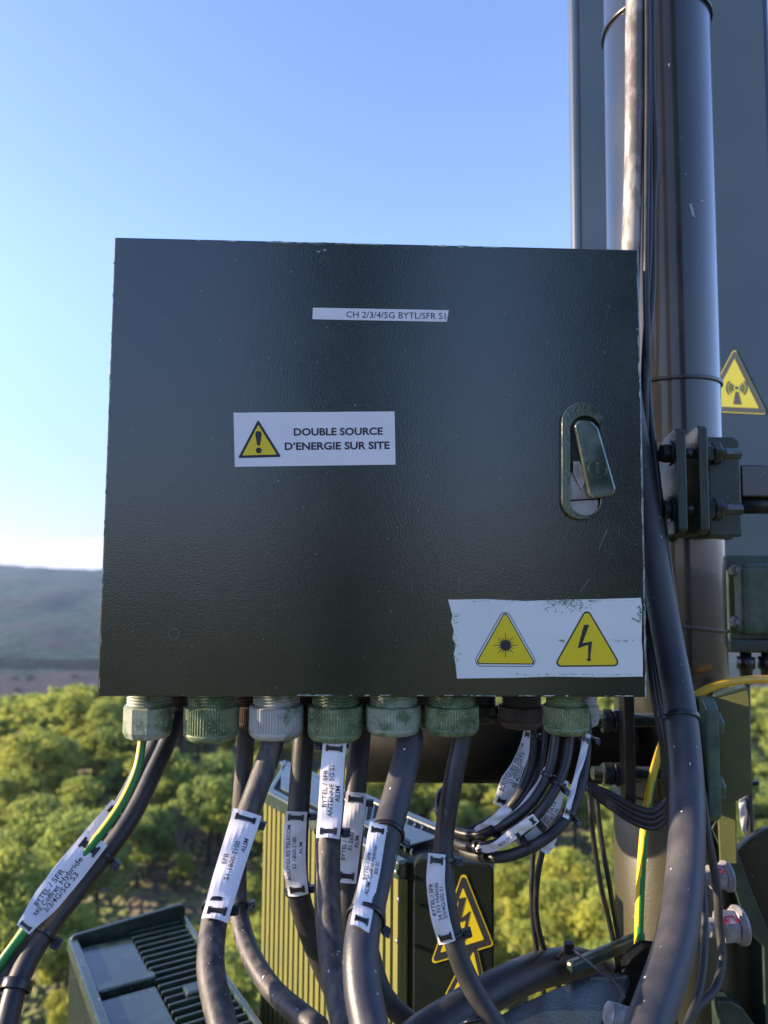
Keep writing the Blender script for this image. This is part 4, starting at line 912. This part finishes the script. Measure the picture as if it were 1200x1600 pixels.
mb = rru_tri([(742, 1462), (694, 1556), (770, 1588)]); mb.build('lightning_triangle', [M_yel, M_ink], cv)

# ------------------------------------------------------------------ left radio unit
k_ = 1.6; zt = -.8
L1, L2, L3, L4 = Pz(112, 1465, zt), Pz(288, 1424, zt), Pz(416, 1585, zt), Pz(172, 1600, zt)
u = (L2-L1).normalized(); v = V(u.y, -u.x, 0)      # v towards the camera
W_, Lg = (L2-L1).length, (L3-L2).length+.02
lr = thing('radio_unit', L1+V(.1, -.2, -.6), 'dark green radio unit with a finned top at the lower left', 'radio unit', 'finned radio units below the cabinet')
def T(a, b, h=0): return L1+u*a+v*b+V(0, 0, h)
mb = MB(); mb.prism([T(.008, .008, -.022), T(W_-.008, .008, -.022), T(W_-.008, Lg, -.022), T(.008, Lg, -.022)], V(0, 0, -.5)); mb.build('core', M_rrudark, lr)
mb = MB()
for k in range(44):
    b0 = .012+k*Lg/44; mb.prism([T(-.004, b0, -.026), T(.009, b0, -.026), T(.009, b0+.005, -.026), T(-.004, b0+.005, -.026)], V(0, 0, -.5))
mb.build('side_fins', M_dgreen, lr)
mb = MB()
mb.prism([T(-.008, -.004), T(.012, -.004), T(.012, Lg), T(-.008, Lg)], V(0, 0, -.028))
mb.prism([T(.012, -.004), T(W_, -.004), T(W_, .008), T(.012, .008)], V(0, 0, -.03))
mb.prism([T(W_-.012, -.004, -.004), T(W_, -.004, -.004), T(W_, Lg, -.004), T(W_-.012, Lg, -.004)], V(0, 0, -.026))
mb.build('rim', M_rrutop, lr, bevel=.004)
mb = MB(); mb.prism([T(-.006+a_, -.002, h_) for a_, h_ in rpoly([(0, -.03), (W_+.006, -.03), (W_+.006, .022), (0, .006)], .014, 5)], v*.012); mb.build('back_wall', M_dgreen, lr, bevel=.002)
mb = MB(); nf = 19
for k in range(nf):
    b0 = .02+k*(Lg-.03)/nf; mb.prism([T(.118, b0, -.008), T(W_-.014, b0, -.008), T(W_-.014, b0+.0065, -.008), T(.118, b0+.0065, -.008)], V(0, 0, -.03))
mb.build('top_fins', M_dgreen, lr, bevel=.001)
mb = MB(); mb.prism([T(.013, .03, -.012), T(.118, .03, -.012), T(.118, .215, -.012), T(.013, .215, -.012)], V(0, 0, -.02)); mb.build('top_tray', M_rrutop, lr, bevel=.003)
mb = MB(); mb.prism([T(.013, .255, -.012), T(.116, .255, -.012), T(.116, Lg, -.012), T(.013, Lg, -.012)], V(0, 0, -.02)); mb.build('top_tray', M_rrutop, lr, bevel=.003)
mb = MB(); mb.prism([T(.012, .215, -.002), T(.12, .215, -.002), T(.12, .24, -.002), T(.012, .24, -.002)], V(0, 0, -.028)); mb.build('cross_bar', M_rrutop, lr, bevel=.003); mb = MB(); mb.prism([T(.155, .30, -.002), T(.21, .30, -.002), T(.21, .33, -.002), T(.155, .33, -.002)], V(0, 0, -.02)); mb.build('cross_bar', M_rrutop, lr, bevel=.003)

# ------------------------------------------------------------------ haze
hz = MB(); hz.box(V(0, 0, -40), 6700, 6700, 160)
hm, t, b = newmat('haze_air'); t.nodes.remove(b); vp = t.nodes.new('ShaderNodeVolumePrincipled')
vp.inputs['Color'].default_value = (.50, .68, 1, 1); vp.inputs['Density'].default_value = .00009; vp.inputs['Anisotropy'].default_value = 0.2
t.links.new(vp.outputs[0], t.nodes['Material Output'].inputs['Volume'])
o = hz.build('haze', hm); tag(o, 'thin bluish air over the valley and hills', 'haze', kind='stuff')
